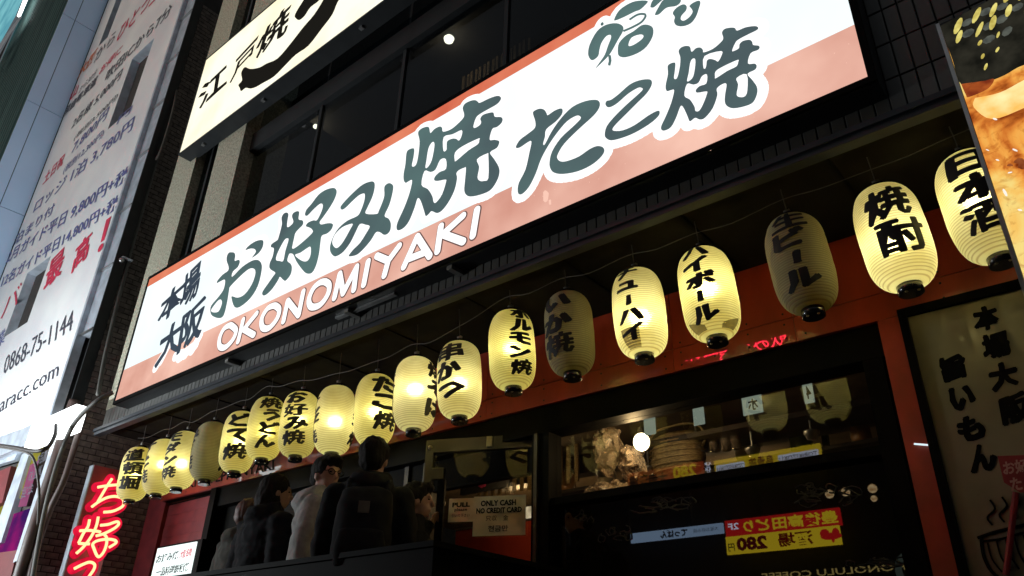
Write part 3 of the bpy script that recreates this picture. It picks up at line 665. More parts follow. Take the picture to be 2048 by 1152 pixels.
poly([[(800,100),(795,80),(830,20),(870,-30),(960,-60),(930,0),(880,40),(850,85),(820,110)]], YS - .006, tfD, 'upink', us)
for s_, bl, br, tl, sd_ in (('江', (393, 222), (452, 172), (402, 172), 3), ('戸', (460, 165), (505, 122), (472, 118), 4), ('焼', (508, 122), (572, 66), (522, 62), 5)):
    text_on(s_, P(*bl, YS - .006), P(*br, YS - .006), P(*tl, YS - .006), 'upink', us, name='letter', off=.01, fat=.02, brush=.09, seed=sd_)
for px_, py_ in ((405, 300), (528, 200), (722, 70)):
    v = P(px_, py_, YS + .07); box('sign_spigot', 'steel', (v.x - .02, YS + .05, uB - .04), (v.x + .02, YS + .08, uB - .021), us)

# ------------------------------------------------------------------ paper lanterns
H0, RM = .230, .130
def lrad(z):
    t = min(1, abs(z) / H0); return RM * (.37 + .63 * math.sqrt(max(0, 1 - t ** 4.2))) * (1 - .05 * t * t)
def paper_mat():
    m, nt, N, L = new_mat('lantern_paper'); N.remove(N['Principled BSDF'])
    tc = N.new('ShaderNodeTexCoord'); sp = N.new('ShaderNodeSeparateXYZ'); L.new(tc.outputs['Object'], sp.inputs[0])
    a = N.new('ShaderNodeMath'); a.operation = 'MULTIPLY'; a.inputs[1].default_value = 2 * math.pi / .0115
    s = N.new('ShaderNodeMath'); s.operation = 'SINE'; L.new(sp.outputs[2], a.inputs[0]); L.new(a.outputs[0], s.inputs[0])
    r = N.new('ShaderNodeValToRGB'); r.color_ramp.elements[0].position = .0; r.color_ramp.elements[1].position = .42
    r.color_ramp.elements[0].color = (.55, .44, .2, 1); r.color_ramp.elements[1].color = (1, 1, 1, 1)
    md = N.new('ShaderNodeMath'); md.operation = 'MULTIPLY_ADD'; md.inputs[1].default_value = .5; md.inputs[2].default_value = .5
    L.new(s.outputs[0], md.inputs[0]); L.new(md.outputs[0], r.inputs[0])
    n = N.new('ShaderNodeTexNoise'); n.inputs['Scale'].default_value = 14; n.inputs['Detail'].default_value = 6; L.new(tc.outputs['Object'], n.inputs[0])
    r2 = N.new('ShaderNodeValToRGB'); r2.color_ramp.elements[0].position = .3; r2.color_ramp.elements[1].position = .7
    r2.color_ramp.elements[0].color = (.80, .77, .27, 1); r2.color_ramp.elements[1].color = (.88, .85, .35, 1); L.new(n.outputs[0], r2.inputs[0])
    mx = N.new('ShaderNodeMixRGB'); mx.blend_type = 'MULTIPLY'; mx.inputs[0].default_value = 1
    L.new(r.outputs[0], mx.inputs[1]); L.new(r2.outputs[0], mx.inputs[2])
    oi = N.new('ShaderNodeObjectInfo'); hv = N.new('ShaderNodeHueSaturation'); mr_ = N.new('ShaderNodeMapRange'); mr_.inputs[3].default_value = .82; mr_.inputs[4].default_value = 1.1
    ms_ = N.new('ShaderNodeMapRange'); ms_.inputs[3].default_value = 1.15; ms_.inputs[4].default_value = .8
    L.new(oi.outputs['Random'], mr_.inputs[0]); L.new(oi.outputs['Random'], ms_.inputs[0]); L.new(mr_.outputs[0], hv.inputs['Value']); L.new(ms_.outputs[0], hv.inputs['Saturation']); L.new(mx.outputs[0], hv.inputs['Color']); mx = hv
    st = N.new('ShaderNodeTexNoise'); st.inputs['Scale'].default_value = 5; st.inputs['Detail'].default_value = 3; L.new(tc.outputs['Object'], st.inputs[0])
    sr = N.new('ShaderNodeValToRGB'); sr.color_ramp.elements[0].position = .25; sr.color_ramp.elements[1].position = .55; sr.color_ramp.elements[0].color = (.78, .70, .5, 1); sr.color_ramp.elements[1].color = (1, 1, 1, 1); L.new(st.outputs[0], sr.inputs[0])
    m9 = N.new('ShaderNodeMixRGB'); m9.blend_type = 'MULTIPLY'; m9.inputs[0].default_value = 1; L.new(mx.outputs[0], m9.inputs[1]); L.new(sr.outputs[0], m9.inputs[2]); mx = m9
    tr = N.new('ShaderNodeBsdfTranslucent'); L.new(mx.outputs[0], tr.inputs[0])
    df = N.new('ShaderNodeBsdfDiffuse'); df.inputs[0].default_value = (.8, .74, .56, 1)
    rf_ = N.new('ShaderNodeBsdfRefraction'); rf_.inputs['Roughness'].default_value = .6; rf_.inputs['IOR'].default_value = 1.38; L.new(mx.outputs[0], rf_.inputs[0])
    m1 = N.new('ShaderNodeMixShader'); m1.inputs[0].default_value = .42; L.new(tr.outputs[0], m1.inputs[1]); L.new(df.outputs[0], m1.inputs[2])
    m2 = N.new('ShaderNodeMixShader'); m2.inputs[0].default_value = .22; L.new(m1.outputs[0], m2.inputs[1]); L.new(rf_.outputs[0], m2.inputs[2])
    L.new(m2.outputs[0], N['Material Output'].inputs[0]); return m
M['paper'] = paper_mat()
def shade_patch_mat():
    m, nt, N, L = new_mat('painted_shade'); N.remove(N['Principled BSDF'])
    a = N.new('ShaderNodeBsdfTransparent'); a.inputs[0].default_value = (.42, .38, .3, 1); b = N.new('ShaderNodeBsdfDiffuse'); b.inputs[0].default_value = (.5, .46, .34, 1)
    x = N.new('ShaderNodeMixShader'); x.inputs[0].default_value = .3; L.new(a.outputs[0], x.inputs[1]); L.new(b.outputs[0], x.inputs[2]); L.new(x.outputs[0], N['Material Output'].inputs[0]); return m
b = MB(); nr = 172; prof = []
for i in range(nr + 1):
    z = -H0 + 2 * H0 * i / nr; prof.append((lrad(z) + .0012 * math.sin(2 * math.pi * z / .0115), z))
k = len(b.v); n = 40
for r_, z in prof: b.v += [V(r_ * math.cos(2 * math.pi * j / n), r_ * math.sin(2 * math.pi * j / n), z) for j in range(n)]
b.f = [(i * n + j, i * n + (j + 1) % n, (i + 1) * n + (j + 1) % n, (i + 1) * n + j) for i in range(nr) for j in range(n)]
shells = []; v0_ = [v.copy() for v in b.v]
for sd_ in range(5):
    b.v = []
    for v in v0_:
        rad = Vector((v.x, v.y, 0)); k_ = .0032 * noise.noise(Vector((v.x * 9 + sd_ * 7, v.y * 9, v.z * 9))) - .006 * max(0, noise.noise(Vector((v.x * 6, v.y * 6 + sd_ * 5, v.z * 14))) - .35)
        b.v.append(v + rad.normalized() * k_)
    sh = b.build('paper_shell', 'paper', smooth=True, local=True); shells.append(sh.data); bpy.data.objects.remove(sh)
def lm(name, m, mb):
    o = mb.build(name, m, smooth=True, local=True); me = o.data; bpy.data.objects.remove(o)
    try:
        for p in me.polygons: p.use_smooth = len(p.vertices) < 6
    except Exception: pass
    return me
rE = lrad(H0)
bot_me = lm('bottom_cap', mat('cap_lacquer', (.02, .018, .016), .25, coat=.5), MB().loft([(V(0, 0, -H0 + .006), V(rE + .002, 0, 0), V(0, rE + .002, 0)), (V(0, 0, -H0 - .034), V(rE + .002, 0, 0), V(0, rE + .002, 0)), (V(0, 0, -H0 - .036), V(rE - .003, 0, 0), V(0, rE - .003, 0))], 28))
top_me = lm('top_cap', 'cap_lacquer' if False else bot_me.materials[0], MB().loft([(V(0, 0, H0 - .006), V(rE + .002, 0, 0), V(0, rE + .002, 0)), (V(0, 0, H0 + .02), V(rE + .002, 0, 0), V(0, rE + .002, 0))], 28))
hk = MB().box((-.014, -.008, H0 + .02), (.014, .008, H0 + .055)).tube([V(-.03, 0, H0 + .02), V(0, 0, H0 + .05), V(.03, 0, H0 + .02)], .003, 5)
hook_me = lm('hook', 'bracket_metal' if False else M['bracket'], hk)
stud = MB().ell((rE * .8 * math.cos(-2.2), rE * .8 * math.sin(-2.2), -H0 - .036), (.006, .006, .004), 6)
stud_me = lm('brass_stud', mat('brass', (.8, .6, .25), .3, metal=.8), stud)
def wrap_text(lines, width, top, bottom, seed):
    """brush characters one under another, wrapped on the lantern body, on both faces"""
    rr = random.Random(seed); n = len(lines); H = (top - bottom) / n; out = MB()
    for i, ch in enumerate(lines):
        vs, fs, bb = glyphs(ch, .01, 1, .034 if ch in '焼道頓堀酎酒串豚好生' else .062)
        cw, chh = (bb[2] - bb[0]), (bb[3] - bb[1]); sc = H * 1.0 / .95
        if ch == 'ー': vs = [(.5 + (v - .5) * .22, u) for u, v in vs]; cw = .9; chh = .62; fs = [f[::-1] for f in fs]
        if ch in 'ュ': pass
        w = min(cw * sc * 1.6, width * 1.06); h = min(chh * sc * .98, H * .97)
        zc_ = top - H * (i + .5); dx = rr.uniform(-.07, .07) * width; dsl = rr.uniform(.06, .15)
        bm = bmesh.new(); bv = []
        for u, v in vs:
            u, v = wob(u, v, .055, seed + i * 3.1); v += dsl * (u - .5)
            bv.append(bm.verts.new(((u - .5) * w + dx, 0, zc_ + (v - .5) * h)))
        for f in fs:
            try: bm.faces.new([bv[j] for j in f])
            except ValueError: pass
        x = -.12
        while x < .12:
            bmesh.ops.bisect_plane(bm, geom=bm.verts[:] + bm.edges[:] + bm.faces[:], plane_co=(x, 0, 0), plane_no=(1, 0, 0)); x += .02
        zz = math.floor((zc_ - h) / .025) * .025
        while zz < zc_ + h:
            bmesh.ops.bisect_plane(bm, geom=bm.verts[:] + bm.edges[:] + bm.faces[:], plane_co=(0, 0, zz), plane_no=(0, 0, 1)); zz += .025
        bm.verts.index_update()
        for side in ((0,) if True else ()):
            vv = []
            for v in bm.verts:
                a = -math.pi / 2 + v.co.x / RM + side * math.pi; r_ = lrad(v.co.z) + .0040
                vv.append(V(r_ * math.cos(a), r_ * math.sin(a), v.co.z))
            out.add(vv, [tuple(v.index for v in f.verts) for f in bm.faces])
        bm.free()
    return out
LAN = [  # x, y of the body centre in the photograph, text, turn (deg, + brings the writing to the right), bulb, label
 (271, 948, '道頓堀', -18, 1.0, 'lit lantern with a three character place name, leftmost of the row beside the red neon'),
 (323, 934, 'すじ焼', -78, 1.0, 'lit lantern turned so its writing runs down its left rim, second from the left end'),
 (364, 920, 'モダン焼', -55, 1.0, 'lit lantern with writing on its left half, directly left of the unlit dark lantern'),
 (419, 903, 'ねぎ焼', 85, 0, 'unlit dull lantern with a blank face, fourth from the left end'),
 (478, 884, 'どて焼', -10, 1.0, 'lit lantern with three large characters hanging right of the unlit blank lantern'),
 (532, 857, '焼うどん', 8, .85, 'lit lantern with four characters reading fried udon, between two lettered lit lanterns'),
 (598, 849, 'お好み焼', -14, .9, 'lit lantern with the four character okonomiyaki writing above the grey hooded man'),
 (670, 840, 'とん平焼', 92, .95, 'lit lantern with a blank bright face and writing on both rims, above the backpack man'),
 (750, 820, 'たこ焼', 30, 1.05, 'lit lantern with takoyaki writing right of its middle, its base hidden by a head'),
 (830, 788, '焼そば', 72, 1.15, 'lit lantern with a blank glowing face and writing on its right rim'),
 (919, 760, '串かつ', -30, .95, 'lit lantern with skewer writing on its left half and brown ribs showing'),
 (1024, 700, 'ホルモン焼', 24, 1.1, 'lit lantern with five characters right of its glow, over the glass door'),
 (1139, 667, 'いか焼', -28, 0, 'unlit greyish lantern with three characters between two lit ones'),
 (1279, 626, 'チューハイ', -24, 1.2, 'lit lantern with long writing and a painted shade patch at its base'),
 (1417, 588, 'ハイボール', -16, 1.2, 'lit lantern with highball writing and painted shade corners beside its cap'),
 (1601, 527, '生ビール', -8, 0, 'unlit grey lantern with draught beer writing'),
 (1787, 474, '焼酎', 10, 1.15, 'large lit lantern with only two characters over the framed banner'),
 (1962, 412, '日本酒', 2, 1.1, 'lit lantern with three characters partly hidden behind the food picture board'),
]
LG = 'paper lanterns hung in a row under the soffit'
tilt = math.radians(3.5)
lpos = []
for i, (x, y, tx, ph, pw, lb) in enumerate(LAN):
    c = P(x, y, YL); lpos.append(c)
    t = thing('paper_lantern', lb, 'lantern', c, LG)
    t.rotation_euler = (0, -tilt + random.uniform(-.015, .015), 0)
    az = math.atan2(-c.x, -(-c.y)) if False else math.atan2(c.x, c.y)      # turn the face to the street position of the camera first
    rot = -az * 1.0 + math.radians(ph)
    for nm, me in (('paper_shell', shells[i * 3 % 5]), ('bottom_cap', bot_me), ('top_cap', top_me), ('hook', hook_me), ('brass_stud', stud_me)):
        o = bpy.data.objects.new(nm, me); o.parent = t; COL.objects.link(o); o.rotation_euler = (0, 0, rot if nm != 'hook' else 0)
    o = bpy.data.objects.new('brass_stud', stud_me); o.parent = t; COL.objects.link(o); o.rotation_euler = (0, 0, rot + 1.3)
    nch = len(tx); span = {2: .32, 3: .365, 4: .395, 5: .415}[nch]
    o = wrap_text(list(tx), (.168, .168, .172, .165, .16)[nch - 1], span / 2 + .012, -span / 2 + .012, i * 7 + 1).build('brush_lettering', 'sumi', t, local=True); o.rotation_euler = (0, 0, rot)
    o2 = o.copy(); COL.objects.link(o2); o2.rotation_euler = (0, 0, rot + math.pi)
    if pw > 0:
        ld = bpy.data.lights.new('lantern_bulb', 'POINT'); ld.energy = 2.0 * pw; ld.color = (1, .93, .74); ld.shadow_soft_size = .03
        lo = bpy.data.objects.new('lantern_bulb', ld); lo.parent = t; lo.location = (0, 0, -.01 + .03 * math.sin(i * 2.3)); COL.objects.link(lo)
    PT = {13: [(-.9, -.1, -H0 + .01, -H0 + .10)], 14: [(-1.25, -.45, -H0 + .01, -H0 + .065), (.35, 1.2, -H0 + .01, -H0 + .06)]}  # shade at the bases of two lanterns, painted as darker see-through quads
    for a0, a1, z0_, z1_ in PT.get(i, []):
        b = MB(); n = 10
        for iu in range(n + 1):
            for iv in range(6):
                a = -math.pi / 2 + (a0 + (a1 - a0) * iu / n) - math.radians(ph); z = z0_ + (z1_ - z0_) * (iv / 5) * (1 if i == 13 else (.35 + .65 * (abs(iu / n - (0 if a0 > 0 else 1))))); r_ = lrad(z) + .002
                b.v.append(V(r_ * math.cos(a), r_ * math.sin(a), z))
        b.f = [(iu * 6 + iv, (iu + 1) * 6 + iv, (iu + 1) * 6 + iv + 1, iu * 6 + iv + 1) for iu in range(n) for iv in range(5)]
        if 'painted_shade' not in bpy.data.materials: M['shp'] = shade_patch_mat()
        o = b.build('shade_patch', 'shp', t, local=True, smooth=True); o.rotation_euler = (0, 0, rot)
    # wire from the hook to the soffit
    MB().tube([V(0, 0, H0 + .055), V(-.003, 0, (E + 2.108 - c.z) / math.cos(tilt))], .0025, 5).build('hanger', 'cable', t, local=True)
cb = []
for i, c in enumerate(lpos):
    cb.append(V(c.x - .02, YL - .05, c.z + H0 + .085))
    if i < len(lpos) - 1:
        d = lpos[i + 1]; cb.append(V(c.x * .6 + d.x * .4, YL - .055, (c.z + d.z) / 2 + H0 + .075 - random.uniform(.0, .03)))
cb.append(V(.5, YL - .05, cb[-1].z + .05))
tag(MB().tube(cb, .0022, 5, 4).build('lantern_cable', 'cable', origin=cb[0]), 'thin wavy cable strung along the tops of the lantern row', 'cable')

# ------------------------------------------------------------------ food picture board at the right
FY = 2.5
f0 = -.0575 * FY; fz1 = E + .875 * FY; f1 = f0 + 1.3; fz0 = fz1 - 2.1
fb = thing('food_picture_board', 'projecting lit board with a close-up food photograph at the right edge', 'signboard', (f0, FY, fz0))
MB().box((f0 - .012, FY + .003, fz0), (f1, FY + .12, fz1 + .012)).build('board_box', 'darkmetal', fb)
box('edge_trim', 'steel', (f0 - .014, FY - .006, fz0), (f0 - .002, FY + .0025, fz1 + .012), fb)
m, nt, N, L = new_mat('food_print'); N.remove(N['Principled BSDF'])
tc = N.new('ShaderNodeTexCoord'); 
n1 = N.new('ShaderNodeTexNoise'); n1.inputs['Scale'].default_value = 3.2; n1.inputs['Detail'].default_value = 7; n1.inputs['Distortion'].default_value = 1.2; L.new(tc.outputs['Object'], n1.inputs[0])
r = N.new('ShaderNodeValToRGB'); cr = r.color_ramp; cr.elements[0].position = .3; cr.elements[0].color = (.25, .04, .006, 1); cr.elements[1].position = .72; cr.elements[1].color = (1, .8, .3, 1)
for p_, c_ in ((.36, (.7, .2, .03)), (.42, (.95, .40, .07)), (.5, (1, .60, .14)), (.6, (1, .76, .24))):
    e_ = cr.elements.new(p_); e_.color = (*c_, 1)
L.new(n1.outputs[0], r.inputs[0])
n2 = N.new('ShaderNodeTexNoise'); n2.inputs['Scale'].default_value = 16; n2.inputs['Detail'].default_value = 5; n2.inputs['Distortion'].default_value = 2; L.new(tc.outputs['Object'], n2.inputs[0])
r2 = N.new('ShaderNodeValToRGB'); r2.color_ramp.elements[0].position = .33; r2.color_ramp.elements[1].position = .5; r2.color_ramp.elements[0].color = (.5, .25, .12, 1); r2.color_ramp.elements[1].color = (1, 1, 1, 1); L.new(n2.outputs[0], r2.inputs[0])
mx = N.new('ShaderNodeMixRGB'); mx.blend_type = 'MULTIPLY'; mx.inputs[0].default_value = .6; L.new(r.outputs[0], mx.inputs[1]); L.new(r2.outputs[0], mx.inputs[2])
e = N.new('ShaderNodeEmission'); e.inputs[1].default_value = .95; L.new(mx.outputs[0], e.inputs[0]); L.new(e.outputs[0], N['Material Output'].inputs[0]); m.cycles.emission_sampling = 'FRONT'
M['food'] = m
MB().box((f0, FY, fz0 + .01), (f1, FY + .0025, fz1)).build('picture_face', 'food', fb)
def fp(pts, m, name, off=.002): 
    pts = [tuple(v) for v in crom([Vector(p) for p in pts] + [Vector(pts[0])], 4)][:-1]
    q = [P(*p, FY - off) for p in pts]; tris = tessellate_polygon([[Vector((v.x, v.z, 0)) for v in q]])
    return MB().add(q, tris).build(name, m, fb)
fp([(1880, 52), (1960, 10), (2060, -40), (2200, -100), (2260, 60), (2110, 120), (2048, 130), (2010, 150), (1985, 160), (1965, 162), (1922, 168), (1905, 120)], emi('basket_print', (.008, .008, .006), 1, (.03, .028, .02), 12), 'basket_print')
fp([(1922, 168), (1965, 162), (1988, 158), (1975, 178), (1938, 194), (1932, 190)], emi('red_sauce_print', (.45, .1, .02), 1, (.2, .03, .01), 20), 'sauce_print')
fp([(1950, 196), (2000, 185), (2048, 160), (2110, 130), (2120, 180), (2050, 215), (1985, 238), (1948, 215)], emi('egg_print', (1, .86, .42), 1.1, (1, .5, .1), 9), 'egg_print')
M['weave_y'] = emi('weave_yellow_print', (.85, .75, .22), 1, (.5, .4, .08), 30); M['weave_g'] = emi('weave_grey_print', (.11, .12, .1), 1, (.05, .055, .05), 30)
wy = MB(); wg = MB(); rw = random.Random(2)
for i in range(9):
    for j in range(5):
        cx = 1884 + i * 33 + j * 5 + rw.uniform(-4, 4); cy = 60 - i * 16 + j * 27 + (i % 2) * 6 + rw.uniform(-4, 4)
        if (j > 1 and rw.random() < .3 + .2 * (j - 1)) or cx - 12 < 1879 + (cy - 45) * .34: continue
        w, h = (5.5, 15) if j < 2 else (3.5, 6.5); w *= rw.uniform(.8, 1.2); h *= rw.uniform(.8, 1.15); sl = rw.uniform(.25, .5)
        pts = [P(cx + w * math.cos(a) + h * sl * math.sin(a), cy - h * math.sin(a), FY - .004) for a in [k * math.pi / 5 for k in range(10)]]
        wy.add(pts, [tuple(range(10))])
        if j < 3:
            w, h = rw.uniform(10, 13), rw.uniform(7, 10)
            pts = [P(cx + 18 + w * math.cos(a) + 2 * math.sin(a), cy - 7 - h * math.sin(a) - 4 * math.cos(a), FY - .003) for a in [.4 + k * math.pi / 4 for k in range(8)]]
            wg.add(pts, [tuple(range(8))])
tag(wy.build('weave_print', 'weave_y', fb), kind='stuff'); tag(wg.build('tile_print', 'weave_g', fb), kind='stuff')
hl = MB()
for cx, cy, w, h, a0 in ((2010, 385, 3, 9, -.5), (1990, 238, 5, 2, .3), (2030, 300, 6, 2, .4), (1995, 320, 4, 1.5, .3), (2040, 420, 5, 2, .2), (2020, 345, 5, 1.5, -.2), (1975, 300, 4, 1.2, .4)):
    hl.add([P(cx + w * math.cos(a) * math.cos(a0) - h * math.sin(a) * math.sin(a0), cy + w * math.cos(a) * math.sin(a0) + h * math.sin(a) * math.cos(a0), FY - .0045) for a in [k * math.pi / 4 for k in range(8)]], [tuple(range(8))])
tag(hl.build('gloss_print', emi('gloss_white_print', (1, .95, .85), 1), fb), kind='stuff')
dk = MB()
for cx, cy, w, h in ((2040, 322, 12, 6), (2045, 330, 9, 9), (2020, 330, 6, 3)):
    dk.add([P(cx + w * math.cos(a) * (1 + .3 * math.sin(3 * a)), cy + h * math.sin(a), FY - .0035 - w * 1e-5) for a in [k * math.pi / 5 for k in range(10)]], [tuple(range(10))])
dk.build('charred_print', emi('charred_print', (.16, .03, .008), 1, (.35, .1, .03), 30), fb)

# ------------------------------------------------------------------ framed banner under it
BY = YB - .03
bl_ = -.199 * YB; bz1 = P(1805, 637, BY).z; bz0 = FL + .25; br_ = bl_ + 1.0
bn = thing('framed_banner', 'black framed grey cloth banner with two columns of brush writing beside the red post', 'banner', (bl_, BY, bz0))
MB().box((bl_ + .035, BY + .002, bz0), (br_, BY + .02, bz1)).build('cloth', 'panel', bn)
for a, b_ in (((bl_, BY - .02, bz0), (bl_ + .035, BY + .028, bz1 + .04)), ((bl_ + .0351, BY - .02, bz1), (br_, BY + .028, bz1 + .04))): box('frame', 'black', a, b_, bn)
M['bink'] = mat('banner_ink', (.006, .006, .006), .8, spec=.05)
def bchar(s_, cx, cy, w, h, sd_):
    text_on(s_, P(cx - w / 2 + h * .1, cy + h / 2, BY - .0008), P(cx + w / 2 + h * .1, cy + h / 2 - w * .16, BY - .0008), P(cx - w / 2 - h * .1, cy - h / 2, BY - .0008), 'bink', bn, name='letter', off=.02, fat=.06, brush=.07, seed=sd_)
for s_, cx, cy, w, h in (('本', 1972, 640, 52, 50), ('場', 1992, 697, 58, 52), ('大', 2008, 757, 58, 52), ('阪', 2030, 822, 62, 58), ('旨', 1908, 740, 54, 52), ('い', 1925, 800, 52, 48), ('も', 1943, 862, 56, 52), ('ん', 1965, 920, 58, 56)): bchar(s_, cx, cy, w, h, cx)
q = [P(1995, 912, BY - .004), P(2048, 910, BY - .004), P(2110, 905, BY - .004), P(2110, 990, BY - .004), P(2040, 985, BY - .004), P(2008, 965, BY - .004)]
rbn = MB().add(q, [tuple(range(6))][:1]).build('small_banner', 'bannered', bn)
text_on('お好み', P(2008, 950, BY - .0055), P(2085, 942, BY - .0055), P(2003, 922, BY - .0055), 'bannerpink', bn, off=.03, brush=.04); text_on('たこ', P(2022, 982, BY - .0055), P(2072, 976, BY - .0055), P(2018, 955, BY - .0055), 'bannerpink', bn, off=.03, brush=.04)
MB().tube([P(2032, 985, BY - .02), P(2012, 1150, BY - .02)], .012, 8).build('banner_pole', 'bannered', bn)
# plain bowl drawing at the foot of the banner
def ink_line(pts, w): MB().tube([P(x_, y_, BY - .003) for x_, y_ in pts], w, 5, 4).build('ink_stroke', 'bink', bn)
ink_line([(1962, 1075), (1968, 1115), (1990, 1150), (2030, 1165), (2080, 1150)], .007)
ink_line([(1955, 1076), (1990, 1064), (2040, 1052), (2090, 1040)], .006)
ink_line([(1962, 1082), (2000, 1078), (2050, 1064), (2095, 1052)], .004)
for k in range(5): ink_line([(1975 + 18 * k, 1086 - 4 * k), (1984 + 18 * k, 1118 - 4 * k), (2004 + 17 * k, 1144 - 3 * k)], .0035)
for k in range(3): ink_line([(1985 + 24 * k, 1050 - 6 * k), (1975 + 24 * k, 1035 - 6 * k), (1990 + 24 * k, 1018 - 6 * k), (1980 + 24 * k, 1000 - 6 * k)], .004)
rs = P(1843, 889, YB - .02)
tag(MB().obox(rs, V(.028, .002, -.007), V(0, .002, 0), V(.001, 0, .0035)).build('metal_clip', emi('clip_shine', (.8, .95, 1), 1), origin=rs), 'tiny shining metal clip on the red post left of the banner', 'clip')  # the clip's shine is put in as a glowing colour

# ------------------------------------------------------------------ neighbouring building: brick tile flank, frames, billboard
XN = -7.95
nb = thing('neighbour_building', 'narrow neighbouring building with a brick tiled flank behind the red neon', 'building', (XN, 2.7, 0))
MB().box((XN - 8, 2.71, 0), (XN - .012, 9, 14)).build('flank_wall', 'mortar', nb)
BW, BH = .122, .058
bm_ = bpy.data.meshes.new('brick'); q = MB().box((-.012, .003, .003), (0, BW - .004, BH - .005)); bm_.from_pydata([tuple(v) for v in q.v], [], q.f); bm_.materials.append(M['brick'])
rk = random.Random(9); nbk = 0; far = MB()
z = .78; row = 0
while z < 9.5:
    y = 2.72 - (BW / 2 if row % 2 else 0)
    while y < 3.95:
        y0 = max(y, 2.712)
        if z > 1.5 and nbk < 300 and y + BW > 2.75 and y < 3.66 and z < 3.4:
            o = put(bm_, 'brick', (XN + rk.uniform(-.002, .0025), y, z), nb); nbk += 1
        else:
            j = rk.uniform(-.0015, .002); far.box((XN - .012, y0 + .003, z + .003), (XN + j, y + BW - .004, z + BH - .005))
        y += BW
    z += BH; row += 1
tag(far.build('brickwork', 'brick', nb), kind='stuff')
BYn = 2.60
bR = -2.955 * 2.60
# dark strip, metal frame, board sheet pieces round the three window openings
bd = thing('price_billboard', 'tall pale billboard covered with red and navy price lines on the left building', 'billboard', (-11.96, BYn, E + .875 * BYn))
bx0, bx1 = -11.9, P(249, 380, BYn).x
bz0, bz1 = E + .876 * BYn, 14.
wins = []
for tl, tr, bl_p, br_p in (((260, 122), (305, 80), (220, 255), (262, 222)), ((214, 46), (249, -30), (198, 92), (232, 45)), ((50, 550), (92, 530), (12, 672), (60, 640))):
    a, b_, c_, d_ = P(*tl, BYn), P(*tr, BYn), P(*bl_p, BYn), P(*br_p, BYn)
    wins.append(((a.x + c_.x) / 2, (b_.x + d_.x) / 2, c_.z, a.z))
wins[1] = (wins[1][0], wins[1][1], wins[1][2], wins[1][2] + 1.3)
xsb = sorted({bx0, bx1, *[w[0] for w in wins], *[w[1] for w in wins]}); zsb = sorted({bz0, bz1, *[w[2] for w in wins], *[w[3] for w in wins]})
sheet = MB()
for a, b_ in zip(xsb, xsb[1:]):
    for c_, d_ in zip(zsb, zsb[1:]):
        mx_, mz_ = (a + b_) / 2, (c_ + d_) / 2
        if any(w[0] < mx_ < w[1] and w[2] < mz_ < w[3] for w in wins): continue
        sheet.quad((a, BYn, c_), (b_, BYn, c_), (b_, BYn, d_), (a, BYn, d_))
sheet.build('sheet', 'board', bd)
for w in wins:
    D_ = .32
    rv = MB().quad((w[0], BYn, w[2]), (w[0], BYn + D_, w[2]), (w[0], BYn + D_, w[3]), (w[0], BYn, w[3])).quad((w[1], BYn, w[2]), (w[1], BYn + D_, w[2]), (w[1], BYn + D_, w[3]), (w[1], BYn, w[3]))
    rv.quad((w[0], BYn, w[3]), (w[1], BYn, w[3]), (w[1], BYn + D_, w[3]), (w[0], BYn + D_, w[3])).quad((w[0], BYn, w[2]), (w[1], BYn, w[2]), (w[1], BYn + D_, w[2]), (w[0], BYn + D_, w[2]))
    wo = rv.build('window_reveal', 'bframe', bd); pn = MB().quad((w[0], BYn + D_, w[2]), (w[1], BYn + D_, w[2]), (w[1], BYn + D_, w[3]), (w[0], BYn + D_, w[3])).build('window_pane', 'black', bd)
fxs = P(272, 380, BYn).x
box('side_frame', 'bframe', (bx1 + .002, BYn - .03, bz0 - .02), (bx1 + .05, BYn + .06, bz1), bd)
box('side_sheet', 'bframe', (bx1 + .051, BYn + .02, bz0 + .9), (fxs, BYn + .1, bz1), bd)
box('side_frame', 'darkmetal', (fxs + .001, BYn + .0, bz0 - .02), (fxs + .02, BYn + .11, bz1), bd)
for k in range(9): box('frame_clip', 'steel', (bx1 + .045, BYn - .005, bz0 + .9 + k * .75), (fxs - .01, BYn + .018, bz0 + .915 + k * .75), bd)
Yt = BYn - .006
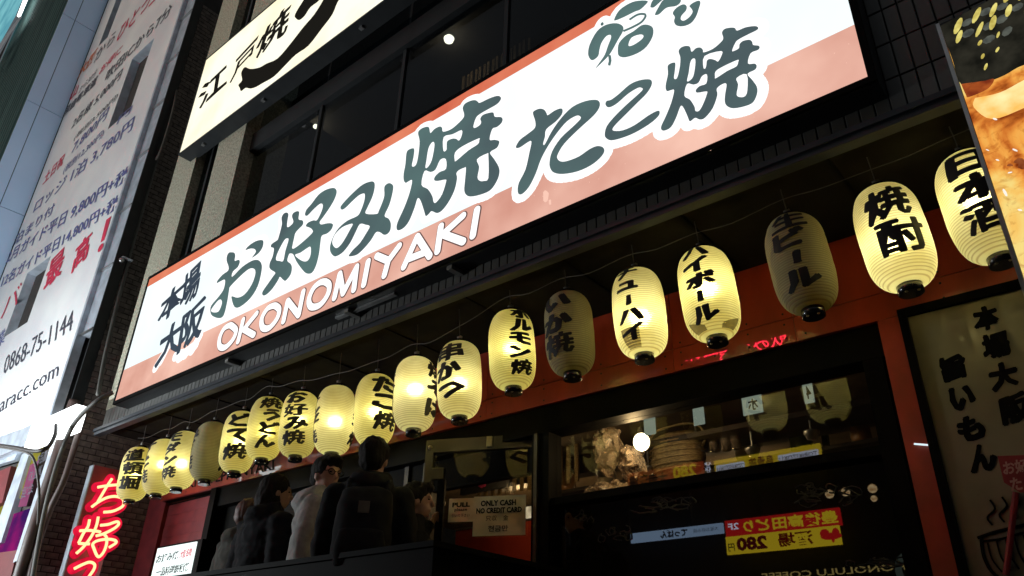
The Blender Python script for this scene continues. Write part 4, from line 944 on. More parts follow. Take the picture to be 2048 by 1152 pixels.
LN = [('0868-75-1144', (5, 750), (143, 660), (12, 712), 'print_k', .0), ('harapan.jp nbaracc.com'[11:], (-28, 842), (115, 752), (-22, 812), 'print_k', .0),
 ('最', (85, 585), (122, 548), (98, 525), 'print_r', -.03), ('高', (140, 550), (174, 515), (153, 492), 'print_r', -.03), ('！', (193, 508), (204, 500), (212, 440), 'print_r', .05),
 ('12名ガイド平日14,800円+税', (0, 578), (232, 420), (8, 550), 'print_n', .03), ('12月ガイド平日 9,800円+税', (4, 535), (250, 365), (14, 505), 'print_n', .03),
 ('素泊まり付', (8, 508), (104, 428), (16, 484), 'print_n', .02), ('ロッジ 1泊 3,780円', (64, 430), (262, 262), (74, 400), 'print_n', .02),
 ('土日祝', (84, 372), (124, 330), (92, 346), 'print_r', .03), ('(税別12,300円)', (124, 352), (205, 275), (130, 332), 'print_n', .01), ('7,800円', (140, 312), (210, 240), (150, 284), 'print_n', .02),
 ('(税別3,500円)', (145, 285), (232, 200), (152, 268), 'print_k', .01), ('2名様 5,000円', (140, 262), (238, 160), (150, 236), 'print_k', .02),
 ('中国自動車道', (112, 250), (190, 170), (120, 228), 'print_k', .05), ('津山', (122, 222), (152, 188), (130, 198), 'print_r', .04), ('から30分', (155, 190), (190, 152), (162, 172), 'print_k', .0),
 ('吹田ICから7分', (208, 166), (340, 28), (216, 140), 'print_k', .02), ('お得に', (196, 152), (240, 106), (204, 132), 'print_r', .02), ('大阪', (152, 162), (186, 122), (164, 132), 'print_o', .06),
 ('から', (186, 128), (226, 84), (196, 100), 'print_k', .0), ('ひとつ上', (229, 88), (318, -8), (246, 46), 'print_r', .02), ('バ', (0, 640), (36, 606), (10, 596), 'print_r', .0), ('業', (-8, 700), (8, 684), (-4, 670), 'print_n', .0),
 ('円', (232, 250), (258, 228), (240, 232), 'print_n', .02)]
for i, (s_, bl, br, tl, m_, o_) in enumerate(LN):
    text_on(s_, P(*bl, Yt), P(*br, Yt), P(*tl, Yt), m_, bd, off=max(0, o_ * .6), fat=-o_ if o_ < 0 else 0)
# white light band and bits below the board
lb_z = bz0
wb = thing('light_band', 'overexposed white fluorescent band under the lower edge of the billboard', 'light', (P(120, 830, 2.5).x, 2.5, lb_z - .35))
xa, xb = P(75, 850, 2.55).x, P(168, 800, 2.55).x
MB().box((xa, 2.50, E + .79 * 2.55), (xb, 2.6, bz0 - .03)).build('diffuser', 'litwhite', wb)
box('band_frame', 'bframe', (bx0, 2.50, E + .80 * 2.55), (xa - .002, 2.6, bz0 - .03), wb)
al = bpy.data.lights.new('added_floodlight', 'AREA'); al.energy = 420; al.color = (.9, .97, 1); al.shape = 'RECTANGLE'; al.size = 3.0; al.size_y = .1
ao = bpy.data.objects.new('added_floodlight', al); ao.parent = wb
ao.location = Vector((-9.0, .2, 2.6)) - base(wb); ao.rotation_euler = (math.radians(128), 0, 0); COL.objects.link(ao)  # unseen floodlight added in the street to brighten billboard, cladding and stone pier
MB().box((-10.5, .1, 2.5), (-7.5, .19, 2.7)).build('added_lamp_housing', 'bframe', wb)  # housing and post made up to carry the added floodlight, out of view
MB().tube([(-9.0, .14, 2.5), (-9.0, .14, .02)], .03, 8).build('added_lamp_post', 'bframe', wb)
# posts, posters and red panel of the shop at the far left
ls = thing('left_shopfront', 'shopfront at the far left with silver posts and yellow and violet posters', 'shopfront', (-9, 2.66, 0))
def lq(pts, Y, m, nm, t=.01):
    q = [P(*p, Y) for p in pts]; n = len(q); q2 = [v + V(0, t, 0) for v in q]
    return MB().add(q + q2, [tuple(range(n)), tuple(range(n, 2 * n))[::-1]] + [(i, (i + 1) % n, n + (i + 1) % n, n + i) for i in range(n)]).build(nm, m, ls)
lq([(62, 873), (106, 848), (24, 1028), (-20, 1045)], 2.655, 'poster_y', 'yellow_poster')
lq([(60, 930), (78, 920), (52, 1012), (36, 1014)], 2.649, 'poster_p', 'pink_print', .003)
lq([(62, 892), (106, 872), (112, 850), (70, 870)], 2.648, 'poster_v', 'violet_heading', .003)
lq([(24, 1029), (62, 1016), (34, 1100), (-5, 1105)], 2.652, 'poster_v', 'violet_poster')
for k, s_ in enumerate(('お品書き', '味自慢', '宴会')): text_on(s_, P(72 - 16 * k, 930 + 34 * k, 2.645), P(98 - 16 * k, 918 + 34 * k, 2.645), P(76 - 16 * k, 908 + 34 * k, 2.645), 'print_k', ls, off=.0, brush=.1)
lq([(45, 905), (62, 896), (2, 1085), (-22, 1095)], 2.62, 'bframe', 'silver_post', .08)
lq([(109, 868), (122, 860), (40, 1120), (26, 1125)], 2.63, 'bframe', 'silver_post', .06)
lq([(-30, 955), (22, 932), (4, 1005), (-30, 1020)], 2.60, 'dullred', 'red_sign', .1)
lq([(-20, 880), (60, 852), (28, 920), (-40, 940)], 2.58, 'bframe', 'bracket_plate', .05)
lq([(4, 910), (34, 862), (44, 862), (20, 910)], 2.57, 'ink', 'black_mark', .005)
lq([(-30, 1104), (34, 1100), (20, 1160), (-40, 1170)], 2.66, 'dullred', 'red_base', .1)
# pipes and cables down the corner
M['dp'] = mat('dark_pipe', (.03, .022, .02), .6)
def pipe(pts, r, m, lb, nm='pipe', cat='pipe', sm=6, grp=None):
    q = [P(x, y, Y) for x, y, Y in pts]
    return tag(MB().tube(q, r, 10, sm).build(nm, m, origin=q[-1], smooth=True), lb, cat, grp)
pipe([(400, -60, 2.74), (362, 120, 2.74), (318, 300, 2.74), (262, 500, 2.74), (215, 690, 2.74), (196, 790, 2.72)], .02, 'conduit', 'grey conduit running straight down the corner beside the stone pier')
pipe([(388, -60, 2.7), (356, 90, 2.7), (352, 190, 2.7), (322, 300, 2.7), (300, 330, 2.7)], .014, 'cable', 'thin looping grey cable high beside the upper sign', 'cable', 'cable')
pipe([(225, 785, 2.6), (190, 805, 2.5), (150, 845, 2.5), (128, 890, 2.55), (108, 950, 2.55), (88, 1030, 2.55), (66, 1152, 2.55), (56, 1230, 2.55)], .02, 'conduit', 'thick pale conduit curving from the pier down to the lower left')
pipe([(150, 800, 2.62), (132, 850, 2.62), (112, 920, 2.62), (86, 1000, 2.62), (60, 1080, 2.6), (30, 1180, 2.6)], .05, 'pipe', 'thick dark brown downpipe at the lower left corner')
pipe([(172, 820, 2.68), (150, 890, 2.68), (128, 960, 2.68), (100, 1020, 2.66), (70, 1110, 2.66), (55, 1190, 2.66)], .028, 'pipe', 'slim brown pipe right of the thick downpipe', 'pipe')
pipe([(-20, 888, 2.2), (30, 895, 2.2), (70, 902, 2.2), (95, 895, 2.25), (110, 870, 2.35), (112, 850, 2.45)], .016, 'dp', 'black hooked cable arm crossing in front of the yellow poster', 'bent_cable', 'cable')
pipe([(-10, 892, 2.22), (50, 904, 2.25), (70, 925, 2.3), (78, 980, 2.4), (76, 1050, 2.5)], .011, 'cable', 'grey cable drooping over the yellow poster', 'cable', 'cable')
# small dome camera on the corner
dc = P(243, 520, 2.66); dcm = thing('dome_camera', 'small silver dome camera at the corner right of the billboard', 'camera', dc)
MB().ell(dc, (.028, .028, .03), 10).build('dome', 'steel', dcm, smooth=True); MB().box(dc + V(-.035, -.01, .025), dc + V(.035, .1, .035)).build('mount', 'bframe', dcm)
# blue-white flank and green wall further left
ob = thing('blue_clad_building', 'building at the upper left with blue white cladding strips and a dark green front', 'building', (-11.96, 2.0, 0))
ye = 11.96 / 5.87
def xq(Y0, Y1, z0, z1, m, nm, X=-11.96, t=.02):
    return box(nm, m, (X - t, Y0, z0), (X, Y1, z1), ob)
ymid = 11.96 / 5.30
zj = [PX(*p, -11.96).z for p in ((152, 42), (85, 215))]; per = abs(zj[0] - zj[1])
zz = zj[0] - 4 * per
while zz < 24:
    xq(ymid + .006, BYn + .0, zz + .006, zz + per - .006, 'blue', 'cladding_panel'); xq(ye + .02, ymid - .006, zz + .35 * 0 + .006, zz + per - .006, 'blue', 'cladding_panel'); zz += per
box('core_wall', 'mortar', (-14, ye + .21, 0), (-11.985, 6, 24), ob)
box('green_front', 'green', (-16.0, ye + .03, 0), (-12.061, ye + .2, 24), ob)
for k in range(24):
    xx = -12.1 - k * .155; box('rib', 'green', (xx - .03, ye + .0, 0), (xx, ye + .029, 24), ob)
bw = thing('cyan_window_building', 'sliver of a bright cyan lit window tower in the top left corner', 'building', (-15, 1.7, 0))
q = [P(2, 84, 1.9), P(30, 34, 1.9), P(62, -40, 1.9), P(30, -60, 1.9), P(-30, 30, 1.9), P(-30, 125, 1.9)]
MB().add(q, [tuple(range(6))]).build('lit_window', 'cyan', bw)
q = [P(34, 32, 1.88), P(58, -30, 1.88), P(68, -30, 1.88), P(40, 36, 1.88)]
MB().add(q, [(0, 1, 2, 3)]).build('light_tube', 'litwhite', bw)
q = [P(-10, 100, 1.87), P(40, 32, 1.87), P(44, 34, 1.87), P(-6, 108, 1.87)]; MB().add(q, [(0, 1, 2, 3)]).build('mullion', 'bframe', bw)
q = [P(18, 75, 1.86), P(26, 60, 1.86), P(0, 120, 1.86), P(-8, 124, 1.86)]; MB().add(q, [(0, 1, 2, 3)]).build('mullion', 'ink', bw)

# ------------------------------------------------------------------ red neon sign
NX = -7.56
ny0 = PX(190, 930, NX).y; nz1 = PX(190, 930, NX).z; ny1 = ny0 + .30
ns = thing('neon_sign', 'projecting red neon sign with handwritten glowing tubes below the left end of the lanterns', 'neon sign', (NX, ny0, .9))
MB().box((NX - .08, ny0, .6), (NX, ny1, nz1)).build('backing_box', 'neonbox', ns)
box('edge_strip', 'bframe', (NX - .082, ny0 - .012, .6), (NX - .0, ny0 - .001, nz1), ns)
Nz = lambda x, y, X=NX + .045: PX(120 + x / 4.57, 900 + y / 4.57, X)
NEON = [[(475,262),(430,330),(365,440),(345,475)], [(345,340),(440,325),(560,315)], [(290,520),(360,470),(440,432),(520,425),(575,450),(580,500),(550,530),(480,560),(400,568)],
        [(270,635),(255,700),(215,760),(170,850)], [(170,852),(230,858),(270,858)], [(350,610),(330,700),(280,800),(210,890),(150,945)], [(180,738),(270,735),(350,745),(370,752)],
        [(370,688),(440,680),(520,655),(535,680),(490,720),(400,765),(330,785)], [(400,768),(425,800),(425,860),(400,930),(360,975),(335,960),(310,900),(300,860),(340,830),(430,815),(500,825),(510,850),(450,890)],
        [(130,1085),(200,1050),(270,1025),(315,1045),(310,1090),(270,1150),(240,1200)]]
for st in NEON: MB().tube([Nz(*p) for p in st], .0125, 8, 5).build('neon_tube', 'neon', ns, smooth=True)
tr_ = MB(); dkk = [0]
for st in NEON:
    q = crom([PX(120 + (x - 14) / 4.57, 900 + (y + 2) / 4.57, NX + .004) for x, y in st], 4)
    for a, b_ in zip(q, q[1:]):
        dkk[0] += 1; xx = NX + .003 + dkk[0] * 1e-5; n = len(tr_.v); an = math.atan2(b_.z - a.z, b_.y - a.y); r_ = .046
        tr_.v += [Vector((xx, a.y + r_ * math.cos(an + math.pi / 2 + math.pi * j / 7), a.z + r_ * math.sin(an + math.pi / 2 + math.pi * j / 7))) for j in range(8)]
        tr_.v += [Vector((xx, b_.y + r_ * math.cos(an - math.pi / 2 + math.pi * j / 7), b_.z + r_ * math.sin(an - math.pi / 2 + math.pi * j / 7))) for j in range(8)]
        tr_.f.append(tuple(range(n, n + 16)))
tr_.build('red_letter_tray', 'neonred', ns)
for z in (1.0, 2.0): box('wall_bracket', 'darkmetal', (XN + .01, ny0 + .1, z), (NX - .081, ny0 + .13, z + .03), ns)

# ------------------------------------------------------------------ menu light box
MY = 3.48
mb_ = thing('menu_light_box', 'white lit menu box with tiny black and red writing in front of the red siding', 'menu board', P(303, 1152, MY))
a = P(315, 1098, MY); b_ = P(393, 1083, MY); mz1 = b_.z; mx0, mx1 = a.x, b_.x
MB().box((mx0, MY, 1.5), (mx1, MY + .01, mz1)).build('lit_face', 'menu', mb_)
box('frame', 'black', (mx0 - .02, MY + .011, 1.48), (mx1 + .075, MY + .12, mz1 + .018), mb_)
wM = mx1 - mx0
def mt(s_, u0, u1, z0_, z1_, m_): text_on(s_, (mx0 + wM * u0, MY - .004, mz1 - z0_), (mx0 + wM * u1, MY - .004, mz1 - z0_), (mx0 + wM * u0, MY - .004, mz1 - z1_), m_, mb_, off=.02, brush=.08)
mt('お好み焼', .05, .62, .13, .055, 'menublack'); mt('大阪名物', .66, .95, .12, .05, 'menured'); mt('一品料理鉄板焼', .12, .95, .245, .17, 'menublack'); mt('飲み放題', .1, .5, .34, .27, 'menublack'); mt('宴会', .6, .9, .34, .27, 'menured')
for k in range(2): box('leg', 'black', (mx0 + .05 + k * .4, MY + .03, FL), (mx0 + .09 + k * .4, MY + .07, 1.4795), mb_)

# ------------------------------------------------------------------ parapet in front of the landing
PY = 2.42; pz = E + .247 * PY; pcx = -1.03 * PY
pw_ = thing('parapet', 'black parapet wall hiding the people from the waist down', 'wall', (pcx, PY, 0))
MB().box((-7.0, PY, .01), (pcx, PY + .10, pz - .025)).build('wall_face', 'black', pw_)
MB().box((pcx - .10, PY + .101, .01), (pcx, YG - .06, pz - .025)).build('return_wall', 'black', pw_)
MB().box((-7.02, PY - .015, pz - .0249), (pcx + .012, PY + .115, pz)).build('coping', 'black', pw_)
MB().box((pcx - .115, PY + .1151, pz - .0249), (pcx + .012, YG - .06, pz)).build('coping', 'black', pw_)

# ------------------------------------------------------------------ people
SKIN = mat('skin', (.42, .24, .16), .55, (.36, .19, .13), 14)
HAIR = mat('black_hair', (.012, .009, .008), .7, (.005, .004, .003), 60, stretch=(6, 6, 1), bump=.5, spec=.15)
HAIRB = mat('brown_hair', (.11, .035, .02), .5, (.06, .02, .012), 60, stretch=(6, 6, 1), bump=.3)
def solid(mb, name, m, parent, vox=.013, disp=None, smooth_it=4):
    """fuse overlapping closed shapes into one continuous surface"""
    me = bpy.data.meshes.new(name); me.from_pydata(mb.v, [], mb.f); me.update()
    o = bpy.data.objects.new(name, me); tmp.collection.objects.link(o)
    md = o.modifiers.new('r', 'REMESH'); md.mode = 'VOXEL'; md.voxel_size = vox
    ms = o.modifiers.new('s', 'SMOOTH'); ms.iterations = smooth_it; ms.factor = .5
    tmp.view_layers[0].update()
    dg = bpy.context.evaluated_depsgraph_get() if False else tmp.view_layers[0].depsgraph
    m2 = bpy.data.meshes.new_from_object(o.evaluated_get(dg), depsgraph=dg)
    bpy.data.objects.remove(o)
    if disp:
        for v in m2.vertices: 
            d = disp(v.co); v.co += v.normal * d
    m2.materials.clear(); m2.materials.append(m); m2.polygons.foreach_set('use_smooth', [True] * len(m2.polygons))
    r = bpy.data.objects.new(name, m2); COL.objects.link(r); r.parent = parent; return r
def limb(mb, pts, rs, n=12):
    q = crom([Vector(p) for p in pts], 4); m = len(q); k = len(rs); R_ = []
    for i in range(m):
        t = i / (m - 1) * (k - 1); a = int(min(t, k - 2)); R_.append(rs[a] + (rs[a + 1] - rs[a]) * (t - a))
    mb.tube(q, R_, n); mb.ell(q[0], (rs[0],) * 3, 8); mb.ell(q[-1], (rs[-1],) * 3, 8)
def torso(mb, g, lean, top=1.45, fat=1.):
    rings = []
    for z, w, d in ((.86, .165, .115), (.95, .175, .12), (1.08, .155, .11), (1.22, .168, .118), (1.34, .188, .12), (1.42, .175, .105), (1.46, .12, .085), (1.50, .07, .065)):
        if z > top: continue
        rings.append(((lean * (z - .9), 0, z), (0, (w + g) * fat, 0), ((d + g) * fat, 0, 0)))
    mb.loft(rings, 24)
def person(label, head_px, Y, face, h=1.72, coat=None, coat_kind='plain', hair='short', hairm=HAIR, trousers=None, arms=None, grp=None, look=0, lean=0.03, glasses=False, hood=False, fat=1., g=.020, fold=.011):
    hp = P(*head_px, Y); s = (hp.z - FL) / 1.75
    t = thing('person', label, 'person', (hp.x, Y, FL), grp, rz=face)
    t.scale = (s, s, s)
    arms = arms or [((0, .19, 1.40), (-.02, .25, 1.12), (.08, .23, .88)), ((0, -.19, 1.40), (-.02, -.25, 1.12), (.08, -.23, .88))]
    hc = V(.02 + lean * .7, 0, 1.63)
    # body
    b = MB(); torso(b, 0, lean)
    limb(b, [(lean * .55, 0, 1.44), (lean * .6 + .005, 0, 1.5), (lean * .7 + .01, 0, 1.57)], [.065, .055, .056])
    cl, sn = math.cos(look), math.sin(look)
    def H(x, y, z): return hc + V(x * cl - y * sn, x * sn + y * cl, z)
    hd_ = MB(); hd_.ell(V(-.005, 0, .02), (.095, .076, .10), 14); hd_.ell(V(.022, 0, -.045), (.066, .056, .07), 12); hd_.ell(V(.062, 0, -.08), (.022, .026, .02), 8)
    limb(hd_, [(.088, 0, .02), (.102, 0, -.005), (.108, 0, -.022)], [.011, .013, .015], 8)
    hd_.ell(V(.088, 0, -.05), (.012, .024, .006), 6); hd_.ell(V(.086, 0, -.062), (.013, .02, .007), 6); hd_.ell(V(.08, 0, .032), (.018, .055, .009), 8)
    for y in (-.076, .076): hd_.ell(V(-.004, y, -.01), (.018, .009, .03), 8)
    k = len(b.v); b.v += [H(v.x, v.y, v.z) for v in hd_.v]; b.f += [tuple(i + k for i in f) for f in hd_.f]
    for a in arms:
        limb(b, a, [.05, .042, .036, .024]); w = Vector(a[-1]); d = (w - Vector(a[1])).normalized(); side = V(0, 1, 0) if abs(d.y) < .8 else V(1, 0, 0)
        up = d.cross(side).normalized(); side = up.cross(d).normalized()
        c = w + d * .05; b.loft([(w + d * (.1 * q_), side * (.028 + .016 * math.sin(q_ * 2.2)), up * .016) for q_ in (0, .35, .7, 1)], 12)
        for f, (o_, ln) in enumerate(((-.033, .058), (-.011, .07), (.011, .065), (.033, .05))):
            st = w + d * .085 + side * o_; limb(b, [st, st + d * ln * .6 + up * .008, st + d * ln * .8 - up * .022], [.0095, .009, .0075], 6)
        st = w + d * .025 + side * -.03; limb(b, [st, st - side * .028 + d * .03, st - side * .03 + d * .06 - up * .01], [.011, .01, .008], 6)
    for y in (-.09, .09):
        limb(b, [(0, y, .9), (.01, y * 1.1, .48), (-.01, y * 1.15, .09)], [.088, .075, .055, .05, .04]); b.ell(V(.05, y * 1.15, .045), (.125, .045, .045), 10)
    solid(b, 'body', SKIN, t, .0095, smooth_it=3)
    # eyes
    for y in (-.03, .03):
        e_ = MB(); e_.ell(H(.080, y, .012), (.009, .010, .005), 8); e_.build('eye', 'ink', t, local=True, smooth=True)
    # coat
    c = MB(); torso(c, g, lean, fat=fat)
    for a in arms: limb(c, [a[0], a[1], Vector(a[1]).lerp(Vector(a[2]), .93)], [.078 * fat, .064 * fat, .056 * fat, .046 * fat])
    if hood:
        c.loft([((lean * .6 - .03, 0, 1.42), (0, .14, 0), (.12, 0, .02)), ((lean * .6 - .055, 0, 1.48), (0, .13, 0), (.12, 0, .03)), ((lean * .6 - .045, 0, 1.545), (0, .105, 0), (.095, 0, .03))], 20)
    c.loft([((lean * .5, 0, 1.44), (0, .10, 0), (.09, 0, 0)), ((lean * .65, 0, 1.52), (0, .086, 0), (.082, 0, 0)), ((lean * .65, 0, 1.545), (0, .078, 0), (.074, 0, 0))], 16)
    def dsp(co):
        d = fold * noise.noise(Vector((co.x * 9, co.y * 9, co.z * 13))) + fold * .5 * noise.noise(co * 26)
        if coat_kind == 'puffer': d += .007 * abs(math.sin(co.z * math.pi / .07 + .8 * noise.noise(co * 6))) - .003 + .003 * noise.noise(co * 34)
        return d
    solid(c, 'coat', coat, t, .013, dsp)
    tr = MB()
    for y in (-.09, .09): limb(tr, [(0, y, .93), (.01, y * 1.1, .48), (-.01, y * 1.15, .08)], [.11, .095, .078, .07, .068])
    solid(tr, 'trousers', trousers or mat('dark_trousers', (.03, .03, .035), .8), t, .02)
    # hair
    hr = MB(); 
    q_ = MB(); q_.ell(V(-.018, 0, .038), (.102, .088, .102), 14)
    if hair in ('short', 'mop'):
        q_.ell(V(-.05, 0, -.005), (.068, .078, .075), 12); q_.ell(V(.05, 0, .095), (.06, .065, .035), 10)
        for k in range(9): q_.ell(V(.075 - .01 * abs(k - 4), (k - 4) * .017, .068), (.018, .016, .03), 6)
    if hair == 'long':
        q_.ell(V(-.04, 0, -.05), (.085, .095, .13), 12); q_.loft([(V(-.06, 0, -.2), V(0, .085, 0), V(.05, 0, 0)), (V(-.055, 0, -.05), V(0, .098, 0), V(.085, 0, 0)), (V(-.03, 0, .04), V(0, .09, 0), V(.09, 0, 0))], 16)
    hr.v = [H(v.x, v.y, v.z) for v in q_.v]; hr.f = q_.f
    # keep the face open
    cut = solid(hr, 'hair', hairm, t, .0085, lambda co: .0075 * noise.noise(Vector((co.x * 55, co.y * 55, co.z * 14))) + .004 * noise.noise(co * 18), 1)
    if glasses:
        gm = MB()
        for y in (-.034, .034): gm.tube([H(.097, y + .024 * math.cos(a), .01 + .018 * math.sin(a)) for a in [j * math.pi / 8 for j in range(17)]], .0028, 6)
        gm.tube([H(.099, -.01, .014), H(.1, .01, .014)], .0025, 6)
        for y in (-1, 1): gm.tube([H(.095, y * .058, .014), H(.05, y * .08, .014), H(-.01, y * .086, .008)], .0025, 6)
        gm.build('glasses', 'ink', t, local=True)
    return t
LG_ = mat('light_grey_jersey', (.4, .4, .385), .9, (.3, .3, .29), 30, bump=.2)
BK = mat('black_jacket', (.011, .011, .012), .85, (.006, .006, .007), 12, spec=.15)
PF = mat('black_puffer_nylon', (.03, .03, .034), .4, (.02, .02, .024), 10)
PF = mat('black_puffer_nylon', (.011, .011, .013), .8, (.008, .008, .010), 10, spec=.1)
TN = mat('dull_tan_coat', (.09, .088, .075), .9, (.06, .057, .05), 12, spec=.2)
PG = 'people queueing on the landing under the lanterns'
R_ = math.radians
person('person in a grey hooded top and glasses looking right, standing under the lanterns', (648, 915), 2.85, R_(48), coat=LG_, hood=True, glasses=True, look=R_(-50), grp=PG, lean=.02)
tall = person('tall person in a black jacket seen from behind with a backpack on', (752, 877), 2.72, R_(137), coat=BK, hair='short', grp=PG, fat=1.02, hood=True, look=R_(-12), arms=[((0, .185, 1.40), (-.02, .225, 1.12), (.1, .19, .88)), ((0, -.185, 1.40), (-.02, -.225, 1.12), (.1, -.19, .88))], fold=.011)
person('person with dark shoulder length hair in a black puffer coat facing right', (548, 950), 2.86, R_(88), coat=PF, coat_kind='puffer', hair='long', grp=PG, look=R_(-25), fat=1.12, hood=True)
person('short person with reddish brown hair in a dull tan coat, leftmost of the queue', (497, 1000), 2.93, R_(85), coat=TN, hair='short', hairm=HAIRB, grp=PG, look=R_(-15), fat=1.1, hood=True)
# the one at the door, hand on its edge
dpx = P(826, 968, 3.12); 
hx = onDoor(872, 1045, .03)
s5 = (dpx.z - FL) / 1.75; fa = R_(35)
loc = (hx - V(dpx.x, 3.12, FL)); loc = Matrix.Rotation(-fa, 3, 'Z') @ loc / s5
wr = loc - (loc - V(0, -.19, 1.4)).normalized() * .13
el = V(.02, -.19, 1.12)
el = (V(0, -.19, 1.38) + wr) / 2 + V(-.05, -.05, -.14)
person('dark haired person in a black coat reaching for the edge of the glass door', (826, 968), 3.12, fa, coat=BK, grp=PG, look=R_(5),
       arms=[((0, .19, 1.40), (-.02, .25, 1.12), (.08, .23, .88)), ((0, -.19, 1.40), tuple(el), tuple(wr))])
# backpack on the tall person
tp = tall.location; ts = tall.scale[0]; tf_ = Matrix.Translation(tp) @ Matrix.Rotation(R_(137), 4, 'Z') @ Matrix.Scale(ts, 4)
bpk = thing('backpack', 'black backpack with a small square label on the tall person in the middle', 'backpack', tf_ @ V(-.22, 0, .95), rz=R_(137))
o_ = V(-.20, 0, .95)
def BL_(x, y, z): return V((x + .0) * ts, y * ts, z * ts)
bb = MB()
bb.loft([(BL_(-.02, 0, .0), V(0, .135, 0), V(.09, 0, 0)), (BL_(-.03, 0, .06), V(0, .15, 0), V(.115, 0, 0)), (BL_(-.03, 0, .2), V(0, .15, 0), V(.12, 0, 0)), (BL_(-.02, 0, .36), V(0, .14, 0), V(.10, 0, 0)), (BL_(0, 0, .44), V(0, .13, 0), V(.06, 0, 0)), (BL_(.01, 0, .465), V(0, .08, 0), V(.03, 0, 0))], 24)
solid(bb, 'bag', BK, bpk, .012, lambda co: .006 * noise.noise(co * 14))
pk = MB(); pk.loft([(BL_(-.12, 0, .03), V(0, .12, 0), V(.05, 0, 0)), (BL_(-.13, 0, .12), V(0, .13, 0), V(.055, 0, 0)), (BL_(-.12, 0, .22), V(0, .11, 0), V(.04, 0, 0))], 20)
solid(pk, 'front_pocket', BK, bpk, .012)
MB().obox(BL_(-.132, .0, .33), V(.002, 0, 0), V(0, .028, 0), V(.004, 0, .03)).build('label_patch', mat('patch', (.09, .08, .07), .8), bpk, local=True)
for y in (-.11, .11): MB().tube([BL_(.03, y, .42), BL_(.1, y, .52), BL_(.22, y, .50), BL_(.32, y * 1.05, .38), BL_(.33, y * 1.15, .2)], .014, 6, 4).build('strap', BK, bpk, local=True)

# ------------------------------------------------------------------ across the street: what the panes mirror
OY = 4.6
ac = thing('opposite_building', 'dark building across the street behind the viewer, mirrored in the shop glass', 'building', (4, -OY - .5, 0))
MB().box((-16, -OY - 3, 0), (26, -OY - .3, 7.5)).build('wall', 'roomdark', ac)
def mir(bl, br, tl, G=YG + .0): 
    a, b_, c_ = MIR(*bl, OY, G), MIR(*br, OY, G), MIR(*tl, OY, G); b_.z = a.z = (a.z + b_.z) / 2; c_.x = a.x
    return a, b_, c_
def msign(name, lb, bl, br, tl, m, G=YG):
    a, b_, c_ = mir(bl, br, tl, G); t = thing(name, lb, 'sign', a)
    MB().box((min(a.x, b_.x), -OY - .05, a.z), (max(a.x, b_.x), -OY, c_.z)).build('lit_face', m, t)
    return t, a, b_, c_
def mtext(t, a, b_, c_, s_, u0, u1, v0, v1, m, off=.02):      # read from the street: runs from b_ (its left, seen facing it) to a
    U = a - b_; T = V(0, 0, c_.z - a.z); O = b_ + V(0, .01, 0); O.z = a.z
    return text_on(s_, O + U * u0 + T * v0, O + U * u1 + T * v0, O + U * u0 + T * v1, m, t, off=off)
my = emi('far_yellow', (1, .72, .03), 2.3); mw = emi('far_white', (.75, .8, 1), 3.6); mr = emi('far_red', (.8, .02, .02), 1.9); mb2 = emi('far_blue_white', (.45, .65, .95), 1.9); mk = emi('far_black', (.005, .005, .01), 1); mo = emi('far_gold', (1, .75, .25), 1.3)
t, a, b_, c_ = msign('yellow_street_sign', 'yellow lit strip sign with a bird restaurant name, mirrored in the middle of the window', (1431, 957), (1646, 929), (1428, 922), my)
for u0, u1 in ((.02, .38), (.70, .98)):
    U = a - b_; MB().box((min((b_ + U * u0).x, (b_ + U * u1).x), -OY + .004, a.z + .3 * (c_.z - a.z)), (max((b_ + U * u0).x, (b_ + U * u1).x), -OY + .008, a.z + .72 * (c_.z - a.z))).build('name_strip', mw, t)
    mtext(t, a, b_, c_, 'TORIKIZOKU', u0 + .01, u1 - .01, .38, .64, mk)
mtext(t, a, b_, c_, '鳥貴族', .42, .66, .15, .85, emi('far_brown', (.2, .03, .01), 1.6))
t, a, b_, c_ = msign('red_street_sign', 'red upper half of the lit chicken bar sign, mirrored low in the window', (1452, 1072), (1684, 1052), (1450, 1042), mr)
mtext(t, a, b_, c_, '豊後高田どり', .02, .83, .12, .88, my, .03); mtext(t, a, b_, c_, '2F', .87, .97, .4, .8, mw)
t, a, b_, c_ = msign('price_street_sign', 'yellow lower half of the bar sign with the 280 price, mirrored in the window', (1454, 1106), (1684, 1092), (1452, 1074), my)
mtext(t, a, b_, c_, '酒場', .22, .52, .12, .88, emi('far_dark_red', (.4, .02, .01), .8), .03); mtext(t, a, b_, c_, '280', .62, .9, .12, .88, emi('far_dark_red2', (.25, .01, .02), .8), .05); mtext(t, a, b_, c_, '円', .92, .98, .15, .6, mk)
bird = MB(); U = a - b_; Hh = c_.z - a.z
for (u, v, rx, rz_) in ((.07, .45, .2, .16), (.12, .62, .09, .2), (.03, .6, .07, .22), (.06, .25, .03, .12)):
    c = b_ + U * u; c = V(c.x, -OY + .01 + u * .01, a.z + Hh * v); bird.add([c + V(rx * .8 * math.cos(q) , 0, rz_ * 1.2 * math.sin(q) * Hh) for q in [k * math.pi / 6 for k in range(12)]], [tuple(range(12))])
bird.build('bird_emblem', mr, t)
t, a, b_, c_ = msign('blue_street_sign', 'pale blue lit strip sign with dark brush name, mirrored low in the window', (1262, 1088), (1446, 1064), (1256, 1068), mb2)
mtext(t, a, b_, c_, '大阪お好み焼', .04, .3, .3, .7, mk, .0); mtext(t, a, b_, c_, 'てっぱん', .36, .66, .1, .9, mk, .05)
t, a, b_, c_ = msign('floor_number_sign', 'small dark sign with the white floor mark 3F, mirrored left of the yellow strip', (1411, 958), (1427, 956), (1409, 922), emi('far_dark', (.01, .01, .01), 1))
mtext(t, a, b_, c_, '3F', .1, .9, .1, .9, mw, .02)
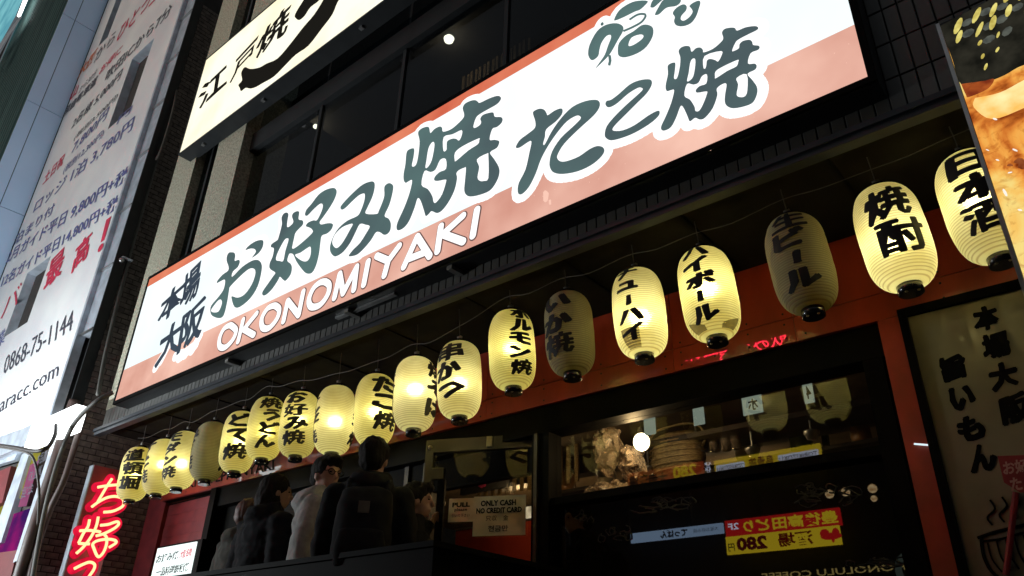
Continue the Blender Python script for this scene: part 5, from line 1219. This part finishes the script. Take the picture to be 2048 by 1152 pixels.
t, a, b_, c_ = msign('orange_street_sign', 'dim red and orange lit strip sign with a 280 price, mirrored under the bright bulb', (1256, 985), (1408, 962), (1252, 948), emi('far_orange', (.5, .07, .02), 2.2, (.35, .12, .02), 1))
mtext(t, a, b_, c_, '280', .08, .38, .3, .95, my, .04); mtext(t, a, b_, c_, '大衆酒場', .45, .97, .1, .8, mk, .03)
a, b_, c_ = mir((1520, 1165), (1812, 1135), (1516, 1148)); t = thing('coffee_lettering', 'gold cut-out coffee house lettering, mirrored along the bottom of the window', 'sign', a)
mtext(t, a, b_, c_, 'HONOLULU COFFEE', 0, .98, 0, 1, mo, .01)
c = MIR(1832, 1140, OY, YG); ring = MB(); ring.tube([c + V(.22 * math.cos(q), .02, .22 * math.sin(q)) for q in [k * math.pi / 12 for k in range(25)]], .045, 8)
tag(ring.build('round_emblem', emi('far_emblem', (.3, .4, .33), .5), origin=c), 'pale round emblem, mirrored right of the coffee lettering', 'emblem')
for i, (x, y, lb) in enumerate(((1659, 988, 'leftmost'), (1691, 984, 'second from left'), (1745, 977, 'third from left, upper'), (1748, 997, 'small one under the third'), (1798, 973, 'rightmost'))):
    c = MIR(x, y, OY, YG); r_ = .065 if i != 3 else .045
    gl = thing('round_street_lamp', 'small round warm lamp across the street, ' + lb + ' of the mirrored group', 'lamp', c, 'round lamps mirrored in the lower pane')
    MB().ell(c, (r_, r_, r_), 10).build('globe', emi('globe_glow', (1, .75, .4), 2.6, (.5, .25, .08), 20) if i == 0 else bpy.data.materials['globe_glow'], gl, smooth=True)
    MB().tube([c + V(0, -.3, r_), c + V(0, 0, r_ + .02)], .015, 6).build('arm', 'black', gl)
# red running letters seen in the glossy fascia
lr = emi('led_red', (1, .02, .05), 40); lw = emi('led_white', (.7, .8, 1), 16)
for s_, bl, br, tl, m_, lb in (('営業中', (1330, 732), (1440, 712), (1325, 708), lr, 'left group of red running letters, mirrored in the red fascia'), ('飲み放題', (1440, 722), (1578, 688), (1435, 690), lr, 'right group of red running letters, mirrored in the red fascia'),
                      ('鍋いか', (1238, 752), (1316, 735), (1234, 728), lw, 'small white letters, mirrored in the red fascia left of the red ones')):
    a, b_, c_ = mir(bl, br, tl, YB); t = thing('running_letter_sign', lb, 'sign', a, 'running letters mirrored in the fascia')
    mtext(t, a, b_, c_, s_, 0, 1, 0, 1, m_, 0)

bpy.data.scenes.remove(tmp)
